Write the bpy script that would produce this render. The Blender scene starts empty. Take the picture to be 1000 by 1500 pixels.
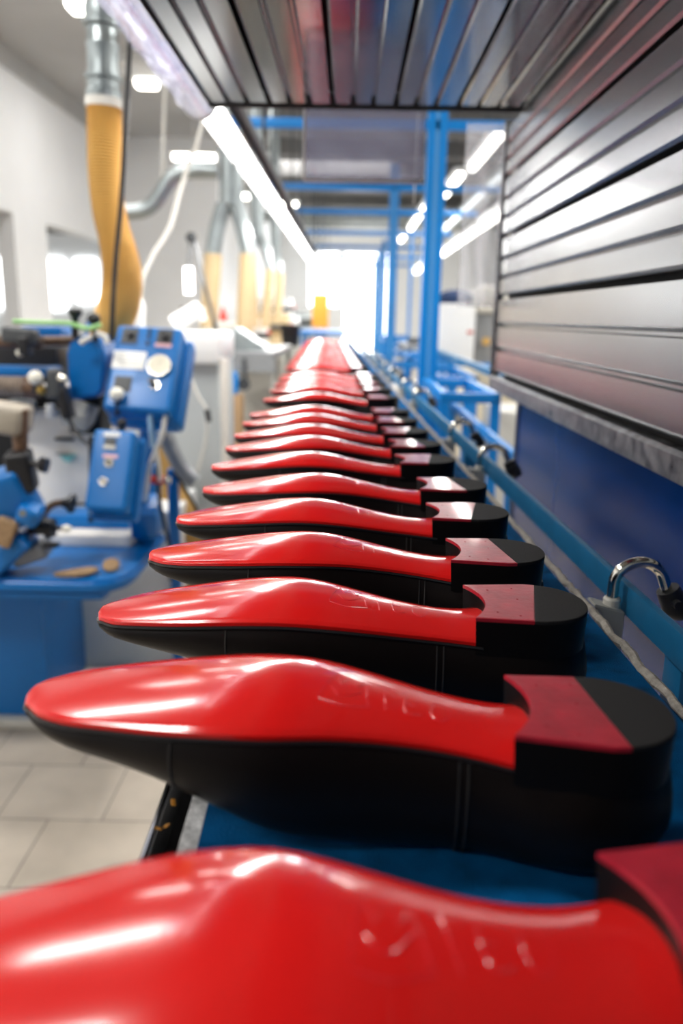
import bpy, bmesh, math, random
from mathutils import Vector, Matrix, Euler
random.seed(7)
C = bpy.context.scene.collection
SC = bpy.context.scene
R = math.radians

# ---------------------------------------------------------------- camera
cam_d = bpy.data.cameras.new('camera'); cam = bpy.data.objects.new('camera', cam_d); C.objects.link(cam)
cam_d.sensor_fit = 'VERTICAL'; cam_d.sensor_height = 36; cam_d.sensor_width = 24; cam_d.lens = 28
cam_d.clip_start = 0.02; cam_d.clip_end = 200
pitch, yaw, roll = R(13.735), R(0.335), R(1.0)
fw = Vector((-math.sin(yaw)*math.cos(pitch), math.cos(yaw)*math.cos(pitch), -math.sin(pitch)))
rt = fw.cross(Vector((0, 0, 1))).normalized(); up = rt.cross(fw)
rr = rt*math.cos(roll) + up*math.sin(roll); uu = up*math.cos(roll) - rt*math.sin(roll)
cam.matrix_world = Matrix(((rr.x, uu.x, -fw.x, 0), (rr.y, uu.y, -fw.y, 0), (rr.z, uu.z, -fw.z, 1.25), (0, 0, 0, 1)))
cam_d.dof.use_dof = True; cam_d.dof.focus_distance = 0.62; cam_d.dof.aperture_fstop = 4.2
SC.camera = cam

# ---------------------------------------------------------------- world, exposure
w = bpy.data.worlds.new('world'); SC.world = w; w.use_nodes = True
w.node_tree.nodes['Background'].inputs[0].default_value = (0.86, 0.93, 1.0, 1)
w.node_tree.nodes['Background'].inputs[1].default_value = 0.22
SC.view_settings.view_transform = 'Standard'; SC.view_settings.look = 'None'
SC.view_settings.gamma = 1.0; SC.view_settings.exposure = 0.25
SC.cycles.use_denoising = True
SC.cycles.max_bounces = 8; SC.cycles.diffuse_bounces = 4; SC.cycles.glossy_bounces = 5
SC.cycles.transparent_max_bounces = 12; SC.cycles.transmission_bounces = 8
SC.cycles.sample_clamp_indirect = 6; SC.cycles.caustics_reflective = False; SC.cycles.caustics_refractive = False

def area(name, loc, sx, sy, power, rot=(0, 0, 0), col=(1, 0.97, 0.93)):
    d = bpy.data.lights.new(name, 'AREA'); d.shape = 'RECTANGLE'; d.size = sx; d.size_y = sy; d.energy = power; d.color = col
    o = bpy.data.objects.new(name, d); o.location = loc; o.rotation_euler = rot; C.objects.link(o); return o
# daylight falling in through the hall's openings, and added ceiling fill lights
area('daylight_far_door', (0.35, 19.7, 1.9), 1.2, 1.5, 90, (R(-90), 0, 0), (0.95, 0.98, 1))
for ly, pw in ((-1.4, 30), (0.8, 62), (3.0, 40), (5.4, 22), (7.8, 18)):
    area('fill_light', (-1.7, ly, 3.36), 1.1, 0.35, pw)
for ly, pw in ((-1.0, 25), (2.6, 75), (5.5, 50), (9.0, 45)):
    area('fill_light', (2.6, ly, 3.36), 1.1, 0.35, pw)
for ly in (11.5, 15.5):
    area('fill_light', (-0.2, ly, 3.3), 1.6, 0.5, 30)

# ---------------------------------------------------------------- materials
def mat(name, col, rough=0.5, metal=0.0, bump=0.0, bscale=60, var=0.0, vscale=8, coat=0.0, emit=None, estr=0, alpha=1, trans=0, spec=0.5, stretch=None, rvar=0.0, ior=1.45):
    m = bpy.data.materials.new(name); m.use_nodes = True; nt = m.node_tree; b = nt.nodes['Principled BSDF']
    b.inputs['Base Color'].default_value = (*col, 1); b.inputs['Roughness'].default_value = rough; b.inputs['Metallic'].default_value = metal
    b.inputs['Specular IOR Level'].default_value = spec; b.inputs['IOR'].default_value = ior
    if coat: b.inputs['Coat Weight'].default_value = coat; b.inputs['Coat Roughness'].default_value = 0.04
    if emit: b.inputs['Emission Color'].default_value = (*emit, 1); b.inputs['Emission Strength'].default_value = estr
    if alpha < 1: b.inputs['Alpha'].default_value = alpha
    if trans: b.inputs['Transmission Weight'].default_value = trans
    tc = nt.nodes.new('ShaderNodeTexCoord'); mp = nt.nodes.new('ShaderNodeMapping'); nt.links.new(tc.outputs['Object'], mp.inputs[0])
    if stretch: mp.inputs['Scale'].default_value = stretch
    if var or rvar:
        n = nt.nodes.new('ShaderNodeTexNoise'); n.inputs['Scale'].default_value = vscale; n.inputs['Detail'].default_value = 5; nt.links.new(mp.outputs[0], n.inputs['Vector'])
        if var:
            mx = nt.nodes.new('ShaderNodeMix'); mx.data_type = 'RGBA'
            mx.inputs[6].default_value = (*[c*(1-var) for c in col], 1); mx.inputs[7].default_value = (*[min(1, c*(1+var)) for c in col], 1)
            rp = nt.nodes.new('ShaderNodeMapRange'); rp.inputs[1].default_value = 0.22; rp.inputs[2].default_value = 0.7
            nt.links.new(n.outputs[0], rp.inputs[0]); nt.links.new(rp.outputs[0], mx.inputs[0]); nt.links.new(mx.outputs[2], b.inputs['Base Color'])
        if rvar:
            r2 = nt.nodes.new('ShaderNodeMapRange'); r2.inputs[1].default_value = 0.22; r2.inputs[2].default_value = 0.7
            r2.inputs[3].default_value = max(0, rough-rvar); r2.inputs[4].default_value = rough+rvar
            nt.links.new(n.outputs[0], r2.inputs[0]); nt.links.new(r2.outputs[0], b.inputs['Roughness'])
    if bump:
        n2 = nt.nodes.new('ShaderNodeTexNoise'); n2.inputs['Scale'].default_value = bscale; n2.inputs['Detail'].default_value = 4; nt.links.new(mp.outputs[0], n2.inputs['Vector'])
        bp = nt.nodes.new('ShaderNodeBump'); bp.inputs['Strength'].default_value = bump; bp.inputs['Distance'].default_value = 0.002
        nt.links.new(n2.outputs[0], bp.inputs['Height']); nt.links.new(bp.outputs[0], b.inputs['Normal'])
    return m
M = {}
M['red'] = mat('red_lacquer', (0.66, 0.011, 0.010), 0.13, coat=0.12, var=0.08, vscale=14, rvar=0.05)
M['plate'] = mat('red_top_piece', (0.42, 0.018, 0.035), 0.3, coat=0.35, var=0.25, vscale=60, bump=0.12, bscale=220)
M['leather'] = mat('black_leather', (0.009, 0.0065, 0.006), 0.40, bump=0.10, bscale=700, spec=0.2)
M['welt'] = mat('black_edge', (0.008, 0.008, 0.009), 0.28)
M['heel'] = mat('black_heel_stack', (0.008, 0.007, 0.007), 0.38, bump=0.05, bscale=300, spec=0.15)
M['rubber'] = mat('black_rubber', (0.017, 0.016, 0.016), 0.8, bump=0.35, bscale=900, spec=0.3)
M['thread'] = mat('dark_thread', (0.03, 0.026, 0.024), 0.6)
M['emboss'] = mat('pressed_mark', (0.74, 0.025, 0.04), 0.15, coat=0.5)
M['felt'] = mat('blue_felt', (0.0, 0.09, 0.26), 0.95, bump=1.0, bscale=900, var=0.45, vscale=45, spec=0.1)
M['blue'] = mat('blue_paint', (0.0, 0.145, 0.46), 0.34, var=0.08, vscale=5)
M['blue2'] = mat('bright_blue_paint', (0.0, 0.19, 0.56), 0.35, var=0.08, vscale=4)
M['stripblue'] = mat('highlight_strip', (0.12, 0.36, 0.66), 0.3)  # highlight in the post's channel, put into a paler blue
M['railblue'] = mat('rail_blue_paint', (0.01, 0.14, 0.30), 0.42, bump=0.1, bscale=500, var=0.12, vscale=30)
M['panelblue'] = mat('deep_blue_glossy', (0.0, 0.035, 0.20), 0.2, var=0.15, vscale=3, spec=0.25)
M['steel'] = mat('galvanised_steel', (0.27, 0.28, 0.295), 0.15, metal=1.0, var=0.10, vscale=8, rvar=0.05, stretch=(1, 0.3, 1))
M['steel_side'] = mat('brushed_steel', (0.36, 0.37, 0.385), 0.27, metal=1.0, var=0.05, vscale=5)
M['zinc'] = mat('spangled_zinc', (0.40, 0.41, 0.42), 0.35, metal=1.0, var=0.4, vscale=50, rvar=0.12)
M['duct'] = mat('duct_steel', (0.33, 0.37, 0.38), 0.33, metal=0.9, var=0.15, vscale=12)
M['chrome'] = mat('chrome', (0.72, 0.70, 0.62), 0.13, metal=1.0)
M['black'] = mat('black_plastic', (0.012, 0.012, 0.014), 0.4)
M['slot'] = mat('dark_gap', (0.006, 0.006, 0.007), 0.8)
M['greyplastic'] = mat('grey_plastic', (0.36, 0.36, 0.33), 0.5)
M['cream'] = mat('cream_plastic', (0.62, 0.60, 0.54), 0.5)
M['white'] = mat('white_enamel', (0.78, 0.79, 0.78), 0.4, var=0.04, vscale=3)
M['whitebody'] = mat('offwhite_body', (0.84, 0.80, 0.73), 0.42, var=0.05, vscale=4)
M['wall'] = mat('white_plaster', (0.84, 0.85, 0.86), 0.8, var=0.03, vscale=2, bump=0.1, bscale=60)
M['ceil'] = mat('ceiling_paint', (0.46, 0.46, 0.45), 0.85, var=0.06, vscale=1.5)
M['beam'] = mat('grey_concrete', (0.20, 0.20, 0.20), 0.8, var=0.1, vscale=4)
M['yellow'] = mat('yellow_fabric_hose', (0.62, 0.37, 0.10), 0.7, var=0.1, vscale=6)
M['tanhose'] = mat('tan_fabric_hose', (0.62, 0.47, 0.27), 0.75)
M['brown'] = mat('brown_roller', (0.11, 0.06, 0.035), 0.5, var=0.5, vscale=90)
M['cork'] = mat('cork', (0.34, 0.22, 0.12), 0.9, bump=0.8, bscale=200, var=0.4, vscale=140)
M['green'] = mat('green_strip', (0.30, 0.60, 0.22), 0.5)
M['orange'] = mat('orange_board', (0.75, 0.33, 0.04), 0.6)
M['redp'] = mat('red_plastic', (0.62, 0.05, 0.03), 0.4)
M['navy'] = mat('navy_cloth', (0.01, 0.03, 0.09), 0.8)
M['greymetal'] = mat('grey_metal', (0.26, 0.27, 0.28), 0.45, metal=0.4)
M['darkgrey'] = mat('dark_grey', (0.06, 0.065, 0.07), 0.55)
M['paper'] = mat('paper', (0.86, 0.86, 0.83), 0.7)
M['pinklabel'] = mat('pink_label', (0.85, 0.50, 0.55), 0.6)
M['teal'] = mat('teal_print', (0.25, 0.62, 0.56), 0.6)
M['dial'] = mat('dial_face', (0.80, 0.76, 0.62), 0.7)
M['whiteball'] = mat('ivory_ball', (0.82, 0.80, 0.70), 0.3)
M['airhose'] = mat('milky_hose', (0.72, 0.71, 0.66), 0.4)
M['paleblue'] = mat('pale_blue_hose', (0.35, 0.55, 0.72), 0.35)
M['glass'] = mat('clear_plastic', (0.86, 0.86, 1.0), 0.05, trans=1.0, ior=1.35)
M['lamp'] = mat('lamp_tube', (1, 1, 1), 0.4, emit=(1, 0.98, 0.95), estr=9)
M['ceillamp'] = mat('ceiling_lamp_glow', (1, 1, 1), 0.4, emit=(1, 0.97, 0.88), estr=7)
M['day'] = mat('daylight_pane', (1, 1, 1), 0.4, emit=(0.97, 1.0, 1.0), estr=5)
M['rope'] = mat('frayed_edge', (0.33, 0.30, 0.26), 0.9, bump=1.0, bscale=260, var=0.35, vscale=120)
M['grit'] = mat('gritty_white_strip', (0.74, 0.75, 0.74), 0.8, bump=0.8, bscale=300, var=0.6, vscale=160)

def sheet_mat(name, col, a, rough=0.12):
    m = bpy.data.materials.new(name); m.use_nodes = True; nt = m.node_tree; nt.nodes.remove(nt.nodes['Principled BSDF'])
    out = nt.nodes['Material Output']; t = nt.nodes.new('ShaderNodeBsdfTransparent'); g = nt.nodes.new('ShaderNodeBsdfGlossy'); d = nt.nodes.new('ShaderNodeBsdfTranslucent')
    g.inputs['Roughness'].default_value = rough; d.inputs[0].default_value = (*col, 1); t.inputs[0].default_value = (*[0.85+0.15*c for c in col], 1)
    a1 = nt.nodes.new('ShaderNodeMixShader'); a2 = nt.nodes.new('ShaderNodeMixShader'); f = nt.nodes.new('ShaderNodeFresnel'); f.inputs[0].default_value = 1.5
    a1.inputs[0].default_value = a; nt.links.new(t.outputs[0], a1.inputs[1]); nt.links.new(d.outputs[0], a1.inputs[2])
    mr = nt.nodes.new('ShaderNodeMath'); mr.operation = 'MULTIPLY_ADD'; mr.inputs[1].default_value = 0.22; mr.inputs[2].default_value = 0.04
    nt.links.new(f.outputs[0], mr.inputs[0]); nt.links.new(mr.outputs[0], a2.inputs[0])
    nt.links.new(a1.outputs[0], a2.inputs[1]); nt.links.new(g.outputs[0], a2.inputs[2]); nt.links.new(a2.outputs[0], out.inputs[0]); return m
M['sheet'] = sheet_mat('clear_sheet', (0.26, 0.26, 0.34), 0.42)
M['sheet2'] = sheet_mat('clear_sheet_thin', (0.90, 0.91, 0.95), 0.25)
M['tubecover'] = sheet_mat('clear_tube', (0.80, 0.80, 1.0), 0.09, 0.05)

def floor_mat():
    m = bpy.data.materials.new('floor_tiles'); m.use_nodes = True; nt = m.node_tree; b = nt.nodes['Principled BSDF']; b.inputs['Roughness'].default_value = 0.45
    tc = nt.nodes.new('ShaderNodeTexCoord'); mp = nt.nodes.new('ShaderNodeMapping'); nt.links.new(tc.outputs['Object'], mp.inputs[0])
    mp.inputs['Location'].default_value = (0.065, -0.02, 0)
    br = nt.nodes.new('ShaderNodeTexBrick'); br.offset = 0.5; br.inputs['Scale'].default_value = 1
    br.inputs['Brick Width'].default_value = 0.27; br.inputs['Row Height'].default_value = 0.25; br.inputs['Mortar Size'].default_value = 0.0028; br.inputs['Mortar Smooth'].default_value = 0.4
    br.inputs['Color1'].default_value = (0.56, 0.48, 0.38, 1); br.inputs['Color2'].default_value = (0.60, 0.52, 0.42, 1); br.inputs['Mortar'].default_value = (0.27, 0.23, 0.19, 1)
    nt.links.new(mp.outputs[0], br.inputs['Vector'])
    n = nt.nodes.new('ShaderNodeTexNoise'); n.inputs['Scale'].default_value = 7; n.inputs['Detail'].default_value = 6; nt.links.new(mp.outputs[0], n.inputs['Vector'])
    mx = nt.nodes.new('ShaderNodeMix'); mx.data_type = 'RGBA'; mx.blend_type = 'MULTIPLY'; mx.inputs[0].default_value = 0.45
    nt.links.new(br.outputs[0], mx.inputs[6]); nt.links.new(n.outputs[0], mx.inputs[7]); nt.links.new(mx.outputs[2], b.inputs['Base Color']); return m
M['floor'] = floor_mat()

# ---------------------------------------------------------------- mesh helpers
def NB(): return bmesh.new()
def box(bm, lo, hi, bev=0.0, seg=2):
    lo = Vector(lo); hi = Vector(hi); c = (lo+hi)/2; s = hi-lo
    r = bmesh.ops.create_cube(bm, size=1, matrix=Matrix.Translation(c) @ Matrix.Diagonal((abs(s.x), abs(s.y), abs(s.z), 1)))
    if bev:
        ed = set()
        for v in r['verts']: ed.update(v.link_edges)
        bmesh.ops.bevel(bm, geom=list(ed), offset=bev, segments=seg, profile=0.6, affect='EDGES')
def rbox(bm, c, s, rot=(0, 0, 0), bev=0.0, seg=2):
    T = Matrix.Translation(Vector(c)) @ Euler(rot).to_matrix().to_4x4()
    r = bmesh.ops.create_cube(bm, size=1, matrix=T @ Matrix.Diagonal((s[0], s[1], s[2], 1)))
    if bev:
        ed = set()
        for v in r['verts']: ed.update(v.link_edges)
        bmesh.ops.bevel(bm, geom=list(ed), offset=bev, segments=seg, profile=0.6, affect='EDGES')
def rod(bm, a, b, r, r2=None, seg=16):
    a = Vector(a); b = Vector(b); d = b-a; q = d.to_track_quat('Z', 'Y').to_matrix().to_4x4()
    bmesh.ops.create_cone(bm, cap_ends=True, segments=seg, radius1=r, radius2=r if r2 is None else r2, depth=d.length, matrix=Matrix.Translation((a+b)/2) @ q)
def ball(bm, c, r, s=(1, 1, 1), seg=16):
    bmesh.ops.create_uvsphere(bm, u_segments=seg, v_segments=seg//2+2, radius=r, matrix=Matrix.Translation(Vector(c)) @ Matrix.Diagonal((*s, 1)))
def smooth_path(pts, n=8):
    P = [Vector(p) for p in pts]; out = []
    for i in range(len(P)-1):
        p0 = P[max(i-1, 0)]; p1 = P[i]; p2 = P[i+1]; p3 = P[min(i+2, len(P)-1)]
        for k in range(n):
            t = k/n; out.append(0.5*((2*p1)+(p2-p0)*t+(2*p0-5*p1+4*p2-p3)*t*t+(3*p1-p0-3*p2+p3)*t**3))
    out.append(P[-1]); return out
def tube(bm, pts, rad, seg=12, cap=True):
    P = [Vector(p) for p in pts]; n = len(P); rings = []; nrm = None
    for i in range(n):
        t = (P[min(i+1, n-1)]-P[max(i-1, 0)]).normalized()
        if nrm is None: nrm = t.orthogonal().normalized()
        nrm = (nrm - t*nrm.dot(t)).normalized(); b = t.cross(nrm)
        r = rad[i] if isinstance(rad, (list, tuple)) else rad
        rings.append([bm.verts.new(P[i]+(nrm*math.cos(2*math.pi*k/seg)+b*math.sin(2*math.pi*k/seg))*r) for k in range(seg)])
    for i in range(n-1):
        for k in range(seg): bm.faces.new((rings[i][k], rings[i][(k+1) % seg], rings[i+1][(k+1) % seg], rings[i+1][k]))
    if cap: bm.faces.new(rings[0][::-1]); bm.faces.new(rings[-1])
def extrude_profile(bm, prof, axis, a, b, close=True):
    """prof: list of 2D points in the plane normal to axis ('Y': (x,z), 'Z': (x,y), 'X': (y,z))"""
    def mk(p, t):
        return {'Y': (p[0], t, p[1]), 'Z': (p[0], p[1], t), 'X': (t, p[0], p[1])}[axis]
    A = [bm.verts.new(mk(p, a)) for p in prof]; B = [bm.verts.new(mk(p, b)) for p in prof]; n = len(prof)
    for i in range(n if close else n-1): bm.faces.new((A[i], A[(i+1) % n], B[(i+1) % n], B[i]))
    if close: bm.faces.new(A[::-1]); bm.faces.new(B)
def lathe(bm, prof, T, seg=24):
    rings = []
    for r, z in prof:
        rings.append([bm.verts.new(T @ Vector((r*math.cos(2*math.pi*k/seg), r*math.sin(2*math.pi*k/seg), z))) for k in range(seg)])
    for i in range(len(rings)-1):
        for k in range(seg): bm.faces.new((rings[i][k], rings[i][(k+1) % seg], rings[i+1][(k+1) % seg], rings[i+1][k]))
    bm.faces.new(rings[0][::-1]); bm.faces.new(rings[-1])
def obj(name, bm, m, parent=None, smooth=True, angle=40):
    bmesh.ops.recalc_face_normals(bm, faces=bm.faces)
    me = bpy.data.meshes.new(name); bm.to_mesh(me); bm.free()
    me.materials.append(M[m] if isinstance(m, str) else m)
    if smooth:
        me.polygons.foreach_set('use_smooth', [True]*len(me.polygons))
        me.set_sharp_from_angle(angle=R(angle))
    o = bpy.data.objects.new(name, me); C.objects.link(o)
    if parent is not None:
        o.parent = parent
        p = parent; off = Vector((0, 0, 0))
        while p is not None: off += p.location; p = p.parent
        if not parent.get('_local') and not (parent.parent and parent.parent.get('_local')): o.location = -off
    return o
def thing(name, label, cat, loc=(0, 0, 0), group=None, local=False):
    o = bpy.data.objects.new(name, None); C.objects.link(o); o.location = loc; o.empty_display_size = 0.05
    o['label'] = label; o['category'] = cat
    if group: o['group'] = group
    if local: o['_local'] = 1
    return o
def tag(o, label, cat, group=None, kind=None):
    o['label'] = label; o['category'] = cat
    if group: o['group'] = group
    if kind: o['kind'] = kind
    return o
def struct(name, bm, m): o = obj(name, bm, m, None, smooth=False); o['kind'] = 'structure'; return o
def qbox(name, lo, hi, m, parent, bev=0.0):
    bm = NB(); box(bm, lo, hi, bev); return obj(name, bm, m, parent)
def qrod(name, a, b, r, m, parent, r2=None, seg=16):
    bm = NB(); rod(bm, a, b, r, r2, seg); return obj(name, bm, m, parent)
def qtube(name, pts, r, m, parent, n=8, seg=12):
    bm = NB(); tube(bm, smooth_path(pts, n), r, seg); return obj(name, bm, m, parent)

# ================================================================ THE SETTING
bm = NB(); box(bm, (-7, -2.5, -0.1), (4.2, 21, 0)); struct('floor', bm, 'floor')
bm = NB(); box(bm, (-7, -2.5, 3.45), (4.2, 21, 3.55)); struct('ceiling', bm, 'ceil')
bm = NB()   # left wall with two openings into the next room
box(bm, (-3.15, -2.5, 0), (-3.0, 6.1, 3.45)); box(bm, (-3.15, 7.45, 0), (-3.0, 8.25, 3.45)); box(bm, (-3.15, 10.9, 0), (-3.0, 11.0, 3.45))
box(bm, (-3.15, 6.1, 2.1), (-3.0, 7.45, 3.45)); box(bm, (-3.15, 8.25, 2.1), (-3.0, 10.9, 3.45)); box(bm, (-3.15, 8.25, 0), (-3.0, 10.9, 1.0))
struct('wall_left', bm, 'wall')
bm = NB(); box(bm, (-3.0, 11.0, 0), (-1.75, 11.15, 3.45)); struct('wall_left_return', bm, 'wall')
bm = NB(); box(bm, (-1.9, 11.15, 0), (-1.75, 20.0, 3.45)); struct('wall_left_rear', bm, 'wall')
bm = NB(); box(bm, (-7, 11.3, 0), (-1.9, 11.4, 3.45)); box(bm, (-7, -2.5, 0), (-6.9, 11.3, 3.45)); struct('wall_next_room', bm, 'wall')
bm = NB(); box(bm, (4.0, -2.5, 0), (4.2, 21, 3.45)); struct('wall_right', bm, 'wall')
bm = NB(); box(bm, (-1.9, 20.0, 2.75), (4.2, 20.15, 3.45)); box(bm, (0.95, 20.0, 0), (4.2, 20.15, 2.75)); box(bm, (-1.9, 20.0, 0), (-1.0, 20.15, 2.75)); box(bm, (-0.28, 20.0, 0), (-0.14, 20.15, 2.75)); box(bm, (-1.0, 20.0, 0), (-0.28, 20.15, 1.5))
struct('wall_far', bm, 'wall')
bm = NB(); box(bm, (-0.14, 20.08, 0.0), (0.95, 20.10, 2.75)); d = struct('door_1', bm, 'day')
bm = NB(); box(bm, (-1.0, 20.08, 1.5), (-0.28, 20.10, 2.75)); d = struct('window_1', bm, 'day')
bm = NB(); box(bm, (-6.88, 8.5, 1.2), (-6.86, 10.8, 2.0)); struct('window_2', bm, 'day')
bm = NB(); box(bm, (-4.9, 11.26, 1.3), (-3.9, 11.28, 1.95)); struct('window_3', bm, 'day')
bm = NB(); box(bm, (-3.75, 11.26, 1.4), (-3.45, 11.28, 1.95)); struct('window_4', bm, 'day')
for i, by in enumerate((9.0, 10.2, 11.6, 13.0, 14.6, 16.4)):
    bm = NB(); box(bm, (-1.6 if by > 11 else -1.0, by, 3.12), (4.0, by+0.28, 3.45)); struct('trim_%d' % (i+1), bm, 'beam')
bm = NB(); box(bm, (-6.9, 9.0, 2.1), (-3.15, 9.35, 2.45)); struct('trim_7', bm, 'beam')
bm = NB(); box(bm, (-3.02, -2.5, 3.28), (-2.96, 11.0, 3.45)); struct('trim_8', bm, 'ceil')

# ================================================================ SHOES
BT = 0.98     # bench top height
LEN = 0.336
def lerp_tab(tab, x):
    if x <= tab[0][0]: return tab[0][1]
    for (a, va), (b, vb) in zip(tab, tab[1:]):
        if x <= b:
            t = (x-a)/(b-a); t = t*t*(3-2*t)*0.35 + t*0.65; return va+(vb-va)*t
    return tab[-1][1]
def spline_tab(tab, x):
    n = len(tab)
    if x <= tab[0][0]: return tab[0][1]
    if x >= tab[-1][0]: return tab[-1][1]
    for i in range(n-1):
        if x <= tab[i+1][0]:
            x0, y0 = tab[i]; x1, y1 = tab[i+1]; h = x1-x0
            def sl(j):
                if j == 0: return (tab[1][1]-tab[0][1])/(tab[1][0]-tab[0][0])
                if j == n-1: return (tab[-1][1]-tab[-2][1])/(tab[-1][0]-tab[-2][0])
                return (tab[j+1][1]-tab[j-1][1])/(tab[j+1][0]-tab[j-1][0])
            t = (x-x0)/h; m0 = sl(i)*h; m1 = sl(i+1)*h
            return (2*t**3-3*t*t+1)*y0+(t**3-2*t*t+t)*m0+(-2*t**3+3*t*t)*y1+(t**3-t*t)*m1
# half outlines: lateral side (+) and medial side (-)
LAT = [(0.006, 0.0155), (0.016, 0.0235), (0.035, 0.0295), (0.06, 0.0355), (0.09, 0.0400), (0.12, 0.043), (0.15, 0.0435), (0.18, 0.0395), (0.21, 0.034), (0.24, 0.031), (0.27, 0.033), (0.30, 0.0345), (0.32, 0.027), (0.331, 0.014)]
MED = [(0.006, 0.0155), (0.016, 0.0250), (0.035, 0.0345), (0.06, 0.0405), (0.09, 0.0465), (0.115, 0.0485), (0.14, 0.047), (0.17, 0.037), (0.20, 0.028), (0.23, 0.0245), (0.255, 0.028), (0.28, 0.0345), (0.30, 0.0355), (0.32, 0.027), (0.331, 0.014)]
ZS = [(0.0, -0.013), (0.03, -0.010), (0.07, -0.006), (0.11, -0.0025), (0.14, -0.002), (0.17, -0.005), (0.20, -0.010), (0.23, -0.0145), (0.26, -0.0175), (0.30, -0.019), (0.336, -0.019)]
CR = [(0.0, 0.001), (0.03, 0.003), (0.07, 0.0055), (0.12, 0.008), (0.15, 0.0085), (0.18, 0.007), (0.22, 0.0055), (0.26, 0.004), (0.336, 0.003)]
ZB = [(0.0, -0.021), (0.008, -0.029), (0.018, -0.033), (0.04, -0.039), (0.08, -0.047), (0.12, -0.060), (0.16, -0.073), (0.19, -0.080), (0.22, -0.082), (0.336, -0.082)]
def soft(tab, x, w_=0.007):
    return (spline_tab(tab, x-w_)+2*spline_tab(tab, x-w_/2)+2*spline_tab(tab, x)+2*spline_tab(tab, x+w_/2)+spline_tab(tab, x+w_))/8
def make_shoe(sgn):
    """sgn=+1: medial (arched) side towards -y; -1: towards +y. Local: x toe->heel, z=0 resting height"""
    H = 0.082
    def half(x, side):      # side -1 = near (-y), +1 = far
        T_ = MED if side == -sgn else LAT
        return soft(T_, x) if 0.05 < x < 0.30 else spline_tab(T_, x)
    def zs(x): return H + soft(ZS, x, 0.012)
    def zb(x): return H + spline_tab(ZB, x)
    def topz(x, v): return zs(x) + soft(CR, x, 0.012)*(1-abs(v)**2.2)
    def yy(x, v, k=1.0, add=0.0):
        return (half(x, 1)*k+add)*v if v >= 0 else (half(x, -1)*k+add)*v
    x0 = -LEN/2
    XE = 0.262
    xs = [0.0008, 0.003, 0.006, 0.010, 0.016, 0.024] + [0.034+0.0095*i for i in range(25)]
    xs = [x for x in xs if x < XE-0.004] + [XE]
    hx = lambda x, s: half(x, s) if x >= 0.006 else 0.0155*math.sqrt(max(0, 1-((0.006-x)/0.006)**2))
    def Y(x, v, add=0.0):
        return (hx(x, 1 if v >= 0 else -1)+add)*v
    root_parts = []
    NV = 22
    # --- sole: glossy red, crowned, closed underneath
    bm = NB(); rows = []
    for x in xs:
        row = []
        for j in range(NV+1):
            v = -1+2*j/NV; v = math.sin(v*math.pi/2)
            xe = x
            if x > 0.22: xe = x + (0.009*(1-v*v))*((x-0.22)/(XE-0.22))
            lip = 0.0
            if x > 0.235: lip = 0.004*((x-0.235)/(XE-0.235))**2*(1-abs(v)**3)
            z = topz(x, v)+lip
            if abs(v) > 0.985: z -= 0.0008
            row.append(bm.verts.new((x0+xe, Y(x, v), z)))
        # edge and underside
        row2 = [bm.verts.new((x0+x, Y(x, 1, 0.0002), zs(x)-0.0030)), bm.verts.new((x0+x, Y(x, -1, 0.0002), zs(x)-0.0030))]
        rows.append(row+row2)
    for a, b in zip(rows, rows[1:]):
        n = len(a)
        for j in range(n): bm.faces.new((a[j], a[(j+1) % n], b[(j+1) % n], b[j]))
    bm.faces.new(rows[0][::-1]); bm.faces.new(rows[-1])
    root_parts.append(('sole', bm, 'red', 50, None))
    # --- welt: thin black strip just under the sole
    bm = NB(); rows = []
    xw = [x for x in xs]
    for x in xw:
        z = zs(x)-0.0032
        rows.append([bm.verts.new((x0+x-0.0008*(x < 0.006), Y(x, v, a), z+dz)) for v, a, dz in ((-1, 0.0012, 0), (-1, 0.0016, -0.0012), (-1, 0.0006, -0.0024), (1, 0.0006, -0.0024), (1, 0.0016, -0.0012), (1, 0.0012, 0))])
    for a, b in zip(rows, rows[1:]):
        n = len(a)
        for j in range(n): bm.faces.new((a[j], a[(j+1) % n], b[(j+1) % n], b[j]))
    bm.faces.new(rows[0][::-1]); bm.faces.new(rows[-1])
    root_parts.append(('welt', bm, 'welt', 40, 'thin glossy black welt edge'))
    # --- upper
    def ring(x, add=0.0):
        zt = zs(x)-0.005; z0 = zb(x)
        if x > 0.255:
            zt = H-0.024
        d = zt-z0; pts = []
        toe = max(0.0, min(1.0, x/0.17)); toe = toe*toe*(3-2*toe)
        prof = [(0.0, -0.0012), (0.08, 0.0002), (0.2, 0.0022), (0.36, 0.0034), (0.52, 0.0024), (0.68, -0.001), (0.82, -0.006), (0.92, -0.011), (1.0, -0.016)]
        hw = min(hx(x, 1), hx(x, -1))
        for side in (-1, 1):
            seq = []
            for u, a in prof:
                wv = hx(x, side)
                # toe sections are lens shaped, waist and heel sections steep sided
                k = math.sqrt(max(0, 1-(u**2.2)))*0.96+0.02
                wide = (wv+add+a)*(0.80 if u > 0.99 else 1)
                wl = (wv+add+min(a, 0.002))*k
                wval = wl*(1-toe)+max(0.004, wide)*toe
                if x > 0.27 and u > 0.6: wval -= 0.002*(u-0.6)
                seq.append((side*wval, zt-d*u-add*0.3))
            pts.append(seq)
        return pts[0]+pts[1][::-1]
    bm = NB(); rows = []
    xu = xs[:-1]+[XE+0.0095*i for i in range(0, 6)]+[0.315, 0.322, 0.3275, 0.3315, 0.3345, 0.3358]
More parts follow.
